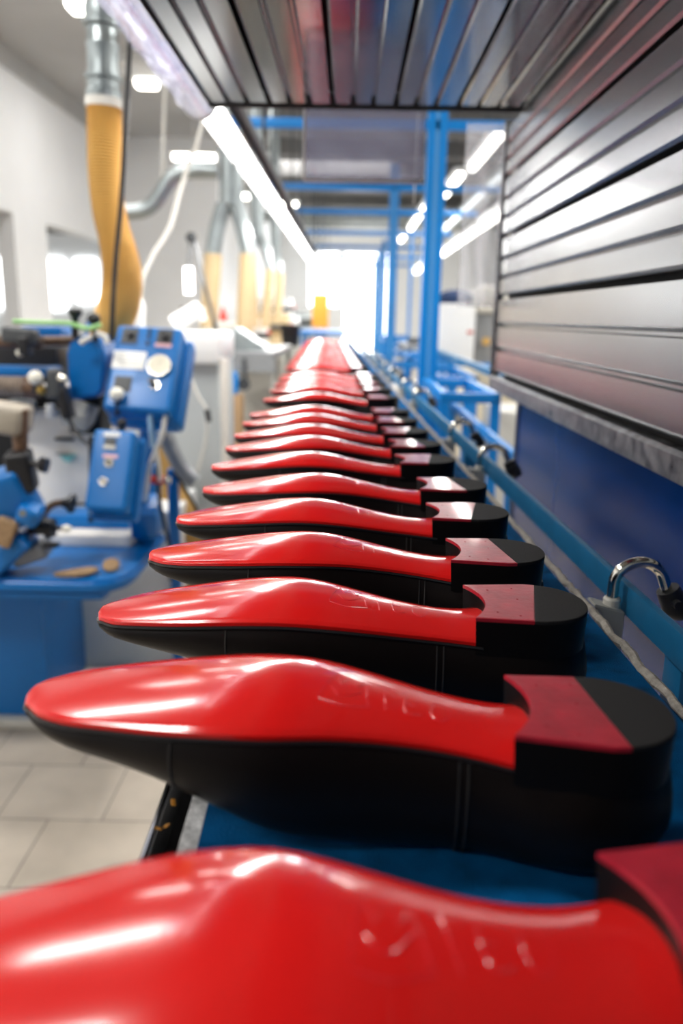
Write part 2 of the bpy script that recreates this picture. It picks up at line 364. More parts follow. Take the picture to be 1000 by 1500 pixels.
    for x in xu:
        if x < 0.331: rr_ = ring(x)
        else:
            base = ring(0.331); k = math.sqrt(max(0.02, 1-((x-0.331)/0.0052)**2)); rr_ = [(p[0]*k, p[1]) for p in base]
        bulge = 0.0
        row = []
        for (yv, zv) in rr_:
            xo = 0
            if x > 0.30:
                f = (zv-0.0)/0.058; xo = (0.004*math.sin(math.pi*min(1, max(0, f)))-0.006*(1-min(1, f))**2)*((x-0.30)/0.036)
            row.append(bm.verts.new((x0+x+xo, yv, zv)))
        rows.append(row)
    for a, b in zip(rows, rows[1:]):
        n = len(a)
        for j in range(n): bm.faces.new((a[j], a[(j+1) % n], b[(j+1) % n], b[j]))
    bm.faces.new(rows[0][::-1]); bm.faces.new(rows[-1])
    root_parts.append(('upper', bm, 'leather', 60, None))
    # --- seams on the upper
    for sx in (0.094, 0.232, 0.2365):
        bm = NB(); rg = ring(sx, 0.0004)
        tube(bm, smooth_path([(x0+sx, a, b) for a, b in rg], 3), 0.0006, 6)
        root_parts.append(('seam', bm, 'thread', 60, None))
    # --- heel block and its two-part top
    def heel_outline(grow=0.0):
        pts = []
        XB = 0.256
        nb = 10
        for i in range(nb+1):       # concave breast from near to far side
            v = -1+2*i/nb
            y = (half(XB, 1) if v > 0 else half(XB, -1))
            y = max(y+0.0008, 0.033)
            pts.append((XB+0.0105*(1-v*v)-grow*0.4, (y+grow)*v))
        cx, a, b = 0.294, LEN-0.294, 0.0375
        for i in range(1, 26):
            th = math.pi/2-math.pi*i/26
            pts.append((cx+(a+grow)*abs(math.cos(th))**0.9, (b+grow)*(1 if math.sin(th) > 0 else -1)*abs(math.sin(th))**0.92))
        return pts
    def plate(poly, z0_, z1_, bev, mname, pname, extra=None, tap=0.0, lab=None):
        bm = NB(); n = len(poly)
        lv = [(z0_, 1.0-tap), (z1_-bev, 1.0), (z1_, 1.0)]
        cxm = sum(p[0] for p in poly)/n; cym = sum(p[1] for p in poly)/n; rws = []
        for li, (z, k) in enumerate(lv):
            kk = k - (0.02 if (li == 2 and bev) else 0)
            rws.append([bm.verts.new((x0+cxm+(p[0]-cxm)*kk, cym+(p[1]-cym)*kk, z)) for p in poly])
        for a_, b_ in zip(rws, rws[1:]):
            for j in range(n): bm.faces.new((a_[j], a_[(j+1) % n], b_[(j+1) % n], b_[j]))
        bm.faces.new(rws[0][::-1]); bm.faces.new(rws[-1])
        if extra: extra(bm)
        root_parts.append((pname, bm, mname, 35 if pname == 'heel_block' else 1, lab))
    full = heel_outline()
    plate(full, H-0.027, H-0.0022, 0.0, 'heel', 'heel_block', tap=0.03)
    # boundary line between the red piece and the rubber, slanted with the pair side
    def bx(y): return 0.301 + 0.07*sgn*y*3.0*-1
    def clip(poly, keep_left):
        out = []; n = len(poly)
        for i in range(n):
            p, q = poly[i], poly[(i+1) % n]
            fp = p[0]-bx(p[1]); fq = q[0]-bx(q[1])
            if keep_left: fp, fq = -fp, -fq
            if fp >= 0: out.append(p)
            if fp*fq < 0:
                t = fp/(fp-fq); out.append((p[0]+(q[0]-p[0])*t, p[1]+(q[1]-p[1])*t))
        return out
    def nails(bm):
        for (nx, ny) in ((0.272, -0.022), (0.272, 0.022), (0.290, 0.026), (0.286, -0.028), (0.29, 0.004)):
            bmesh.ops.create_cone(bm, cap_ends=True, segments=8, radius1=0.0009, radius2=0.0006, depth=0.0005, matrix=Matrix.Translation((x0+nx, ny, H+0.0002)))
    plate(clip(full, True), H-0.0026, H, 0.0004, 'plate', 'heel_top_piece', nails, lab='red front half of the heel tip')
    plate(clip(full, False), H-0.0026, H-0.0001, 0.0005, 'rubber', 'heel_rubber', lab='matt black rubber rear of the heel tip')
    # --- pressed, illegible script marks on the waist of the sole
    bm = NB()
    def P3(px, v): return (x0+px, Y(px, v), topz(px, v)+0.00005)
    def stroke(pts, r=0.00024):
        tube(bm, smooth_path([P3(a, b) for a, b in pts], 3), r, 5)
    rs = random.Random(3)
    stroke([(0.160, -0.35), (0.163, 0.0), (0.167, 0.3), (0.170, 0.05), (0.174, 0.42), (0.178, 0.05), (0.182, 0.3), (0.184, -0.1), (0.185, -0.35)])
    stroke([(0.160, -0.40), (0.172, -0.48), (0.186, -0.40)])
    stroke([(0.166, -0.1), (0.170, -0.25), (0.176, -0.2), (0.181, -0.05)])
    stroke([(0.192, 0.3), (0.193, 0.0), (0.194, -0.4)]); stroke([(0.188, 0.28), (0.193, 0.32), (0.198, 0.26)])
    stroke([(0.204, 0.25), (0.203, -0.1), (0.205, -0.35), (0.212, -0.3)]); stroke([(0.203, -0.05), (0.209, -0.05)])
    stroke([(0.218, 0.2), (0.217, -0.2), (0.222, -0.38), (0.227, -0.1), (0.225, 0.2), (0.218, 0.22)])
    root_parts.append(('embossed_mark', bm, 'emboss', 60, 'small pressed script marks on the waist of the sole'))
    return root_parts
ORD = ['first', 'second', 'third', 'fourth', 'fifth', 'sixth', 'seventh', 'eighth', 'ninth', 'tenth', 'eleventh', 'twelfth', 'thirteenth', 'fourteenth', 'fifteenth', 'sixteenth', 'seventeenth', 'eighteenth', 'nineteenth', 'twentieth']
protos = {}
def get_proto(s):
    if s in protos: return None
    return make_shoe(s)
# (x centre, y centre, rotation deg, arch side, label)
rows = [
    (0.010, 0.212, 6, -1, 'blurred red-soled black shoe closest to the camera, cut off by the bottom edge'),
    (-0.003, 0.380, -6.5, 1, 'second red-soled black shoe from the camera, its toe reaching furthest over the floor tiles'),
    (-0.002, 0.521, -0.5, -1, 'third red-soled black shoe from the camera, with pink squarish top piece, before the padlock-like clamp'),
    (-0.001, 0.652, -3.0, 1, 'fourth red-soled black shoe from the camera, seam line showing under its toe'),
    (-0.004, 0.786, 0.0, -1, 'fifth red-soled black shoe from the camera, with pale shining heel top piece'),
    (-0.003, 0.925, -1.5, 1, 'sixth red-soled black shoe from the camera, its heel below the second hook clamp'),
    (-0.018, 1.085, 3.5, -1, 'seventh red-soled black shoe from the camera, heel set further left than those in front'),
    (-0.022, 1.235, 0.0, 1, 'eighth red-soled black shoe from the camera, thin bright sole'),
    (-0.028, 1.375, 1.0, -1, 'ninth red-soled black shoe from the camera, behind the thin bright eighth'),
    (-0.034, 1.53, -1.0, 1, 'tenth red-soled black shoe from the camera, softly blurred'),
    (-0.038, 1.68, 1.0, -1, 'eleventh red-soled black shoe from the camera, last before the first gap'),
]
far_y = [1.98, 2.22, 2.42, 2.62, 2.80]
for k, y in enumerate(far_y):
    lab = ['front shoe of the second bunch, broad bright red sole above a dark side', 'second shoe of the second bunch, blurred red sole just behind the front one',
           'third shoe of the second bunch, blurred red sole', 'fourth shoe of the second bunch, thin blurred red strip', 'rearmost shoe of the second bunch, thin strip before the second gap'][k]
    rows.append((-0.042-0.006*k, y, random.uniform(-2, 2), 1 if k % 2 == 0 else -1, lab))
n3 = 18
for k in range(n3):
    y = 3.22+0.215*k
    lab = ('front shoe of the far bunch, dark side showing under its red sole' if k == 0 else
           '%s shoe of the far bunch counted from the front, strongly blurred red sole' % ORD[k] if k < n3-1 else 'rearmost shoe of the whole row, faint red blur at the far end')
    rows.append((-0.085-0.0062*k, y, random.uniform(-2, 2), 1 if k % 2 == 0 else -1, lab))
for i, (x, y, rz, s, lab) in enumerate(rows):
    root = thing('shoe', lab, 'shoe', (x, y, BT), 'upturned red-soled shoes in a row on the blue bench', local=True)
    root.rotation_euler = (0, 0, R(rz))
    if s not in protos:
        lst = []
        for (nm, bm, mm, ang, plab) in make_shoe(s):
            o = obj(nm, bm, mm, root, True, ang)
            if plab: o['label'] = plab
            lst.append(o)
        protos[s] = lst
    else:
        for o in protos[s]:
            c = o.copy(); c.parent = root; C.objects.link(c)

# ================================================================ BENCH
b = thing('conveyor_bench', 'long blue felt-topped bench carrying the row of upturned shoes', 'bench', (0.075, 0.5, 0))
b.rotation_euler = (0, 0, R(1.4))
bm = NB(); box(bm, (-0.078, -0.35, BT-0.012), (0.238, 9.0, BT), 0.002); obj('felt_top', bm, 'felt', b)
bm = NB(); box(bm, (-0.088, -0.35, BT-0.03), (-0.078, 9.0, BT-0.001)); obj('edge_strip', bm, 'grit', b)['label'] = 'scuffed white strip along the left edge'
bm = NB(); extrude_profile(bm, [(-0.104, BT-0.004), (-0.1025, BT-0.004), (-0.1025, BT-0.028), (-0.088, BT-0.028), (-0.088, BT-0.05), (-0.104, BT-0.05)], 'Y', -0.35, 9.0); obj('side_channel', bm, 'black', b); qbox('channel_lip', (-0.1062, -0.35, BT-0.02), (-0.1045, 9.0, BT-0.002), 'steel', b); bm = NB(); box(bm, (-0.1045, -0.35, BT-0.052), (-0.104, 9.0, BT-0.02)); obj('channel_side', bm, 'black', b)
bm = NB()
pts = []; yv = -0.35
while yv < 6:
    pts.append((0.242+random.uniform(-0.0012, 0.0012), yv, BT+0.001+random.uniform(-0.0012, 0.0012))); yv += 0.012 if yv < 1.6 else 0.06
tube(bm, pts, [0.0036+random.uniform(-0.0007, 0.0007) for _ in pts], 8); obj('frayed_edging', bm, 'rope', b)['label'] = 'frayed grey-brown edging along the right edge'
bm = NB(); box(bm, (-0.075, -0.35, BT-0.11), (-0.045, 9.0, BT-0.012)); obj('side_rail', bm, 'blue', b)
bm = NB(); box(bm, (0.20, -0.35, BT-0.11), (0.236, 9.0, BT-0.012)); obj('side_rail', bm, 'blue', b)
for ly in (1.2, 3.6, 6.0, 8.4):
    for lx in (-0.06, 0.215):
        qbox('leg', (lx-0.02, ly, 0), (lx+0.02, ly+0.04, BT-0.11), 'blue', b)
for k, (dx, dy, dz, s) in enumerate(((-0.0955, 0.402, 0, 1.2), (-0.0985, 0.378, 0, 0.9), (-0.093, 0.375, 0.004, 1.0))):
    bm = NB(); rbox(bm, (dx, dy, BT-0.001+dz), (0.0022*s, 0.004*s, 0.001), (0.3, 0.4, k*1.3+0.4), 0.0003); tag(obj('wood_shaving', bm, 'orange'), ['larger orange scrap lying on the black channel', 'smaller orange scrap lower on the black channel', 'orange scrap at the white strip of the bench edge'][k], 'scrap', 'orange scraps along the bench edge')

# ---------------------------------------------------------------- guide rail with hook clamps
g = thing('guide_rail', 'flat blue steel rail running beside the bench, right of the shoe heels', 'rail', (0.285, 0.5, 0))
g.rotation_euler = (0, 0, R(1.4))
bm = NB(); box(bm, (0.278, -0.35, 0.974), (0.286, 9.0, 1.003), 0.001); obj('rail_bar', bm, 'railblue', g)
bm = NB(); box(bm, (0.272, -0.35, 0.80), (0.291, 9.0, 0.835), 0.002); obj('lower_bar', bm, 'railblue', g)
for ly in (0.62, 1.72, 2.9, 4.1, 5.3, 6.5, 7.7):
    qbox('upright', (0.2865, ly, 0.0), (0.312, ly+0.035, 0.99), 'railblue', g, 0.002)
clab = ['large chrome hook clamp nearest the camera, over the rail beside the third shoe', 'chrome hook clamp over the rail in front of the blue panel edge', 'chrome hook clamp just beyond the blue panel edge', 'blurred chrome hook clamp, fourth along the rail',
        'blurred hook clamp, fifth along the rail', 'blurred hook clamp, sixth along the rail', 'blurred hook clamp, seventh along the rail', 'blurred hook clamp, eighth along the rail', 'blurred hook clamp, ninth along the rail', 'faint hook clamp, furthest along the rail']
cproto = []
for i, cy in enumerate((0.735, 1.44, 1.80, 2.62, 3.05, 3.75, 4.2, 4.9, 5.4, 6.2)):
    t = thing('hook_clamp', clab[i], 'clamp', (0.287-0.0244*(cy-0.5), cy, 0.989), 'chrome hook clamps over the blue rail', local=True); t.rotation_euler = (0, 0, R(1.4)); t.scale = (1.06, 1.06, 1.06)
    if i == 0:
        bm = NB()
        arc = [(-0.020, 0, -0.005), (-0.020, 0, 0.012)]
        for k in range(1, 12):
            th = math.pi*(1-k/13.0); arc.append((0.003+0.023*math.cos(th), 0, 0.014+0.021*math.sin(th)))
        arc += [(0.029, 0, 0.010), (0.033, 0, 0.004)]
        tube(bm, smooth_path(arc, 3), 0.0052, 14); o = obj('hook_rod', bm, 'chrome', t); o['label'] = 'bent chrome rod'; cproto.append(o)
        bm = NB(); rod(bm, (-0.020, 0, -0.024), (-0.020, 0, 0.0), 0.0078, seg=20); rod(bm, (-0.020, 0, 0.0), (-0.020, 0, 0.0015), 0.0078, 0.0066, 20); o = obj('sleeve', bm, 'cream', t); cproto.append(o)
        bm = NB(); extrude_profile(bm, [(-0.030, -0.040), (-0.030, -0.010), (-0.040, -0.004), (-0.0395, -0.002), (-0.011, -0.009), (-0.011, -0.055), (-0.016, -0.058)], 'Y', -0.011, 0.011)
        bmesh.ops.bevel(bm, geom=bm.edges[:], offset=0.0012, segments=2, affect='EDGES'); o = obj('bracket', bm, 'greyplastic', t, True, 30); cproto.append(o)
        bm = NB(); rod(bm, (0.030, 0, 0.010), (0.040, 0, -0.008), 0.0105, 0.013, 18); ball(bm, (0.042, 0, -0.010), 0.0125, (1, 1, 0.8)); rod(bm, (0.034, -0.018, 0.0), (0.034, 0.018, 0.0), 0.004); o = obj('knob', bm, 'black', t); cproto.append(o)
    else:
        for o in cproto: c = o.copy(); c.parent = t; C.objects.link(c)

# ================================================================ HOOD
h = thing('heating_hood', 'galvanised sheet-metal tunnel hood with slotted roof and right side over the bench', 'hood', (0.36, 0.8, 1.09))
Y0, Y1 = -0.35, 2.02
slots_z = [1.122, 1.302, 1.440, 1.574, 1.688]
for a, c in zip(slots_z, slots_z[1:]):
    bm = NB(); n = 3; a2 = a+0.005; c2 = c-0.005; st = (c2-a2)/n; prof = []
    for k in range(n):
        z0 = a2+k*st; z1 = z0+st
        prof += [(0.3620, z0), (0.3575, z0+0.004), (0.3600, z0+0.0055), (0.3600, z1-0.0068)]
        if k < n-1: prof += [(0.3690, z1-0.0050), (0.3690, z1-0.0002)]
        else: prof += [(0.3600, z1-0.001)]
    prof += [(0.376, c2), (0.376, a2)]
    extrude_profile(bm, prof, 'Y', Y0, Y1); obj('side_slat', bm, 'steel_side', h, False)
slots_x = [-0.305, -0.178, -0.045, 0.087, 0.218, 0.350]
for a, c in zip(slots_x, slots_x[1:]):
    bm = NB(); n = 3; a2 = a+0.0035; c2 = c-0.0035; st = (c2-a2)/n; prof = []
    for k in range(n):
        z0 = a2+k*st; z1 = z0+st
        prof += [(z0, 1.6865), (z0+0.0035, 1.6825), (z0+0.005, 1.6850), (z1-0.0068, 1.6850)]
        if k < n-1: prof += [(z1-0.0050, 1.6935), (z1-0.0006, 1.6935)]
        else: prof += [(z1-0.001, 1.6850)]
    prof += [(c2, 1.700), (a2, 1.700)]
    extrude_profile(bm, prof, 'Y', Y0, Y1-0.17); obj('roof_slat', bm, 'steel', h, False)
qbox('roof_backing', (-0.303, Y0, 1.712), (0.372, Y1-0.18, 1.722), 'slot', h)
qbox('side_backing', (0.385, Y0, 1.10), (0.395, Y1-0.01, 1.72), 'slot', h)
bm = NB(); extrude_profile(bm, [(-0.307, 1.682), (-0.305, 1.682), (-0.305, 1.722), (-0.320, 1.722), (-0.320, 1.719), (-0.307, 1.719)], 'Y', Y0, Y1-0.17); obj('roof_edge', bm, 'darkgrey', h)
bm = NB(); box(bm, (-0.31, Y1-0.172, 1.680), (0.36, Y1-0.165, 1.722)); obj('roof_front_edge', bm, 'darkgrey', h)
bm = NB(); extrude_profile(bm, [(0.352, 1.084), (0.352, 1.112), (0.358, 1.1165), (0.372, 1.1165), (0.372, 1.108), (0.3545, 1.108), (0.3545, 1.084)], 'Y', Y0, Y1+0.0); obj('bottom_flange', bm, 'zinc', h, False)
qbox('corner_trim', (0.353, Y1, 1.09), (0.375, Y1+0.004, 1.70), 'zinc', h)
qbox('door_catch', (0.10, 1.1, 1.676), (0.104, 1.112, 1.684), 'black', h)
for ly in (0.35, 1.6):
    qbox('hood_post', (0.424, ly, 0.0), (0.454, ly+0.03, 1.71), 'darkgrey', h)

bp = thing('side_panel', 'deep glossy blue sheet panel below the metal hood', 'panel', (0.415, 0.8, 0.0))
qbox('sheet', (0.413, -0.35, 0.55), (0.418, 1.93, 1.10), 'panelblue', bp)
qbox('edge_trim', (0.408, 1.93, 0.55), (0.420, 1.938, 1.10), 'greymetal', bp)

# clear plastic strips at the far mouth of the hood
def sheet(name, label, x0_, x1_, z0_, z1_, y, amp, mname, hem=True, skew=0.0):
    t = thing(name, label, 'curtain', ((x0_+x1_)/2, y, z0_), 'clear plastic strips hanging at the far end of the hood')
    bm = NB(); nx, nz = 26, 18; g_ = []
    for i in range(nx+1):
        col = []
        for k in range(nz+1):
            u = i/nx; v = k/nz
            yy_ = y+amp*(math.sin(u*11+v*2)+0.6*math.sin(u*5-v*7+1)+0.4*math.sin(u*19+v*13))*(1.1-v)
            col.append(bm.verts.new((x0_+(x1_-x0_)*u+skew*(1-v), yy_, z0_+(z1_-z0_)*v)))
        g_.append(col)
    for i in range(nx):
        for k in range(nz): bm.faces.new((g_[i][k], g_[i+1][k], g_[i+1][k+1], g_[i][k+1]))
    o = obj('sheet', bm, mname, t, True, 180)
    sm = o.modifiers.new('thick', 'SOLIDIFY'); sm.thickness = 0.0006
    if hem:
        qrod('hem', (x0_+skew, y-amp, z0_), (x1_+skew, y-amp, z0_), 0.0040, 'white', t, seg=8)
        qrod('side_hem', (x0_+skew, y-amp, z0_), (x0_, y, z1_), 0.003, 'white', t, seg=8)
    return t
sheet('plastic_curtain', 'short square clear plastic flap hanging left of the blue post', -0.105, 0.155, 1.54, 1.69, 1.87, 0.006, 'sheet')
sheet('plastic_curtain', 'narrow creased clear plastic strip beside the hood side wall', 0.262, 0.352, 1.28, 1.69, 2.0, 0.010, 'sheet2', hem=False)
qt = qrod('pull_cord', (0.147, 1.980, 1.706), (0.145, 1.980, 1.508), 0.0016, 'airhose', None, seg=8); tag(qt, 'thin pale cord hanging beside the square plastic flap', 'cord')

# ================================================================ FLUORESCENT LINE
tr = thing('cable_tray', 'long dark grey tray running beside the row of tube lights', 'cable tray', (-0.37, 6, 1.86))
bm = NB(); extrude_profile(bm, [(-0.372, 1.845), (-0.372, 1.87), (-0.335, 1.87), (-0.335, 1.845), (-0.337, 1.845), (-0.337, 1.868), (-0.370, 1.868), (-0.370, 1.845)], 'Y', 2.2, 15); obj('channel', bm, 'darkgrey', tr)
for hy in (3.4, 5.8, 8.2, 10.6, 13.0): qrod('hanger', (-0.353, hy, 1.87), (-0.353, hy, 3.45), 0.006, 'darkgrey', tr, seg=8)
seg_y = [(2.42, 3.38), (3.46, 4.72), (4.80, 6.05), (6.13, 7.4), (7.5, 8.75), (8.85, 10.1), (10.2, 11.45), (11.55, 12.8)]
slab = ['first lit tube light beyond the clear-covered lamp', 'second lit tube light, above the machine aisle', 'third lit tube light of the row', 'fourth lit tube light of the row', 'fifth lit tube light, merging into the glare', 'sixth lit tube light, merging into the glare', 'seventh lit tube light, far down the row', 'furthest lit tube light of the row']
for (a, c), lb in zip(seg_y, slab):
    t = thing('fluorescent_lamp', lb, 'lamp', (-0.42, (a+c)/2, 1.83), 'tube lights in a row above the aisle')
    bm = NB(); extrude_profile(bm, [(-0.47, 1.835), (-0.445, 1.868), (-0.400, 1.868), (-0.375, 1.835), (-0.378, 1.834), (-0.402, 1.864), (-0.443, 1.864), (-0.467, 1.834)], 'Y', a, c); obj('reflector', bm, 'white', t, False)
    for dx in (-0.020, 0.020): qrod('tube', (-0.422+dx, a+0.01, 1.838), (-0.422+dx, c-0.01, 1.838), 0.013, 'lamp', t)
    area('tube_glow', (-0.422, (a+c)/2, 1.822), 0.08, c-a, 9)
t = thing('fluorescent_lamp', 'nearest tube light inside a wide clear plastic protective sleeve, left of the hood', 'lamp', (-0.42, 1.8, 1.83))
bm = NB()
n_ = 40; tube(bm, [(-0.420, 1.05+1.33*i/n_, 1.815) for i in range(n_+1)], [0.046+0.0025*math.sin(i*0.9)+0.0015*math.sin(i*2.3) for i in range(n_+1)], 24, cap=False); o = obj('clear_sleeve', bm, 'tubecover', t, True, 180)
sm = o.modifiers.new('thick', 'SOLIDIFY'); sm.thickness = 0.0012
for ly in (1.42, 1.95, 2.37):
    bm = NB(); lathe(bm, [(0.040, -0.006), (0.0485, -0.006), (0.0485, 0.006), (0.040, 0.006)], Matrix.Translation((-0.42, ly, 1.815)) @ Matrix.Rotation(R(90), 4, 'X')); obj('end_ring', bm, 'greyplastic' if ly != 1.95 else 'tubecover', t)
qrod('tube', (-0.392, 1.06, 1.833), (-0.392, 2.36, 1.833), 0.010, 'lamp', t)
qbox('batten', (-0.435, 1.05, 1.835), (-0.405, 2.38, 1.848), 'white', t)

# ================================================================ BLUE GANTRY
glab = ['nearest blue steel frame, with the tall post right of the shoe row and top beam', 'second blue steel frame behind the tall front post', 'third blue steel frame along the line', 'fourth blue steel frame along the line', 'fifth blue steel frame, far along the line', 'sixth blue steel frame, far along the line', 'furthest blue steel frame, near the bright doorway']
for i, fy in enumerate((3.7, 5.4, 7.1, 8.8, 10.5, 12.2, 13.9)):
    px = [0.36, 0.27, 0.36, 0.42, 0.42, 0.42, 0.42][i]; w_ = 0.042 if i == 0 else 0.03
    t = thing('steel_frame', glab[i], 'frame', (px, fy, 0), 'blue steel frames standing along the line')
    bm = NB()
    box(bm, (px-w_, fy-0.02, 0), (px-0.008, fy+0.03, 2.20), 0.002); box(bm, (px+0.008, fy-0.02, 0), (px+w_, fy+0.03, 2.20), 0.002); obj('post', bm, 'blue2', t)
    qbox('post_strip', (px-0.0085, fy-0.016, 0), (px+0.0085, fy+0.02, 2.19), 'stripblue', t)['label'] = 'middle strip of the post, its highlight coloured in pale blue'
    bz = 2.05 if i < 2 else 2.11
    qbox('top_beam', (-0.52, fy-0.016, bz-0.018), (1.05, fy+0.016, bz+0.022), 'blue2', t, 0.002)
    qrod('hanger', (-0.50, fy, bz), (-0.50, fy, 3.45), 0.008, 'darkgrey', t, seg=8)
    qbox('foot_plate', (px-0.07, fy-0.07, 0), (px+0.07, fy+0.07, 0.012), 'blue2', t)
    if i in (1, 3, 5): qbox('brace', (px+0.2, fy-0.012, 0.98), (px+0.23, fy+0.012, bz), 'blue2', t, 0.002)
    if i > 0: 
        qbox('low_beam', (px, fy-0.015, 0.93), (1.0, fy+0.015, 0.97), 'blue2', t, 0.002)

# blue side frames (roller-table frames) between post and hood
def side_frame(lab, x0_, x1_, y0_, y1_, z, w_=0.018):
    t = thing('roller_table', lab, 'frame', ((x0_+x1_)/2, (y0_+y1_)/2, 0), 'blue side frames right of the rail')
    qbox('front_bar', (x0_, y0_, z-w_*2), (x1_, y0_+w_*1.5, z), 'blue2', t, 0.003); qbox('rear_bar', (x0_, y1_, z-w_*2), (x1_, y1_+w_*1.5, z), 'blue2', t, 0.003)
    qbox('side_bar', (x0_, y0_, z-w_*2), (x0_+w_*1.5, y1_, z), 'blue2', t, 0.003); qbox('side_bar', (x1_-w_*1.5, y0_, z-w_*2), (x1_, y1_, z), 'blue2', t, 0.003)
    for lx in (x0_, x1_-w_*1.8):
        for ly in (y0_, y1_): qbox('leg', (lx, ly, 0), (lx+w_*1.8, ly+w_*1.8, z-w_*2), 'blue2', t, 0.003)
    qbox('low_bar', (x1_-w_*1.5, y0_, 0.45), (x1_, y1_, 0.45+w_*1.6), 'blue2', t)
    return t
side_frame('nearest low blue side frame, its crossbar ending under the hood corner', 0.33, 0.545, 2.86, 3.55, 0.995)
side_frame('second blue side frame, behind the tall post with a short leg', 0.42, 0.62, 3.85, 4.6, 0.985, 0.016)
side_frame('third blue side frame, blurred beyond the tall post', 0.40, 0.70, 5.50, 5.90, 1.0, 0.016)
side_frame('furthest blue side frame, a blur near the doorway', 0.38, 0.80, 8.95, 10.3, 1.02, 0.016)
lb = thing('conveyor_rail', 'long slanting blue rail running back behind the side frames', 'rail', (0.62, 4, 0.9))
qbox('upper_bar', (0.585, 2.4, 1.022), (0.61, 6.8, 1.052), 'railblue', lb, 0.002); qbox('lower_bar', (0.45, 2.15, 0.87), (0.47, 5.2, 0.90), 'blue2', lb, 0.002)
for ly in (2.45, 4.75, 6.6): qbox('leg', (0.586, ly, 0), (0.609, ly+0.03, 1.025), 'blue2', lb)
for ly in (2.2, 4.72): qbox('leg', (0.451, ly, 0), (0.469, ly+0.03, 0.872), 'blue2', lb)

# ================================================================ RIGHT BACKGROUND
t = thing('white_cabinet_machine', 'tall white machine cabinet beyond the blue post, red mark on its front', 'machine', (0.79, 6.2, 0))
qbox('body', (0.66, 6.0, 0.45), (0.92, 6.5, 1.36), 'white', t, 0.015); qbox('base', (0.68, 6.03, 0), (0.90, 6.45, 0.45), 'greymetal', t, 0.01)
qbox('mark', (0.865, 5.995, 1.15), (0.905, 6.0, 1.17), 'redp', t)
c_ = obj('cover', (lambda bm: (ball(bm, (0.79, 6.2, 1.40), 0.11, (1.25, 1, 0.6), 20), bm)[1])(NB()), 'navy', t); c_['label'] = 'dark blue rounded hood on top'
t = thing('grey_column_machine', 'grey machine column right of the white cabinet', 'machine', (1.1, 6.5, 0))
qbox('body', (0.97, 6.3, 0.0), (1.15, 6.7, 1.30), 'greymetal', t, 0.02); qbox('head', (0.965, 6.25, 1.30), (1.2, 6.7, 1.50), 'cream', t, 0.03); qrod('yellow_knob', (1.055, 6.280, 1.089), (1.044, 6.220, 1.091), 0.03, 'yellow', t)
t = thing('packed_table', 'low table of dark shoe parts between the two blue posts', 'table', (0.75, 7.5, 0))
qbox('table_top', (0.50, 7.2, 0.98), (1.0, 8.4, 1.02), 'greymetal', t); 
for lx in (0.53, 0.95):
    for ly in (7.25, 8.3): qbox('leg', (lx-0.02, ly, 0), (lx+0.02, ly+0.04, 0.98), 'greymetal', t)
for k in range(7):
    bm = NB(); ball(bm, (0.56+0.065*k, 7.4+0.1*(k % 3), 1.055), 0.035, (1, 1.3, 1)); tag(obj('shoe_part', bm, 'darkgrey'), '%s blurred dark lump from the left on the low table between the blue posts' % ORD[k], 'shoe part', 'dark lumps on the low table')
t = thing('cream_carton', 'cream-coloured carton on the floor behind the side frames', 'carton', (0.75, 4.9, 0))
qbox('carton_body', (0.62, 4.3, 0.35), (1.15, 4.8, 0.98), mat('cream_board', (0.74, 0.65, 0.47), 0.8), t, 0.004); qbox('stand', (0.64, 4.32, 0), (1.13, 4.78, 0.35), 'darkgrey', t)
t = thing('cream_drum_cabinet', 'cream cabinet low behind the nearest side frame', 'cabinet', (0.7, 3.6, 0))
qbox('body', (0.66, 3.5, 0.05), (1.0, 3.9, 0.86), 'cream', t, 0.01); qbox('plinth', (0.67, 3.52, 0), (0.99, 3.88, 0.05), 'black', t)
# hanging light strings right
rlab = ['large bright ceiling strip light right of the tall blue post', 'second bright strip light, just right of the blue post', 'third strip light, left of the blue post', 'fourth strip light of the right row', 'faintest strip light of the right row near the doorway']
for (a, c, x, z), lb in zip(((5.5, 6.8, 0.95, 2.42), (7.3, 8.5, 0.93, 2.46), (10.2, 13.2, 0.93, 2.62), (14.0, 15.2, 0.9, 2.62), (16.4, 17.6, 0.9, 2.62)), rlab):
    t = thing('strip_light', lb, 'lamp', (x, (a+c)/2, z), 'strip lights above the right aisle')
    qbox('housing', (x-0.06, a, z+0.01), (x+0.06, c, z+0.05), 'white', t, 0.004); qrod('tube', (x, a+0.02, z), (x, c-0.02, z), 0.032, 'ceillamp', t)
    qrod('hanger', (x, (a+c)/2, z+0.05), (x, (a+c)/2, 3.45), 0.006, 'darkgrey', t, seg=8); area('strip_glow', (x, (a+c)/2, z-0.045), 0.08, c-a, 14)
rl2 = ['near half of the lower bright strip light row by the right wall', 'middle of the lower bright strip light row by the right wall', 'far end of the lower bright strip light row', 'lower strip light glimpsed left of the blue post']
for (a, c), lb in zip(((6.2, 8.4), (8.6, 10.6), (10.9, 12.6), (13.8, 16.5)), rl2):
    t = thing('strip_light', lb, 'lamp', (1.3, (a+c)/2, 2.15), 'low strip lights near the right wall')
    qbox('housing', (1.24, a, 2.17), (1.36, c, 2.21), 'white', t, 0.004); qrod('tube', (1.3, a+0.02, 2.15), (1.3, c-0.02, 2.15), 0.035, 'ceillamp', t)
    qrod('hanger', (1.3, (a+c)/2, 2.2), (1.3, (a+c)/2, 3.45), 0.006, 'darkgrey', t, seg=8); area('strip_glow', (1.3, (a+c)/2, 2.10), 0.08, c-a, 12)
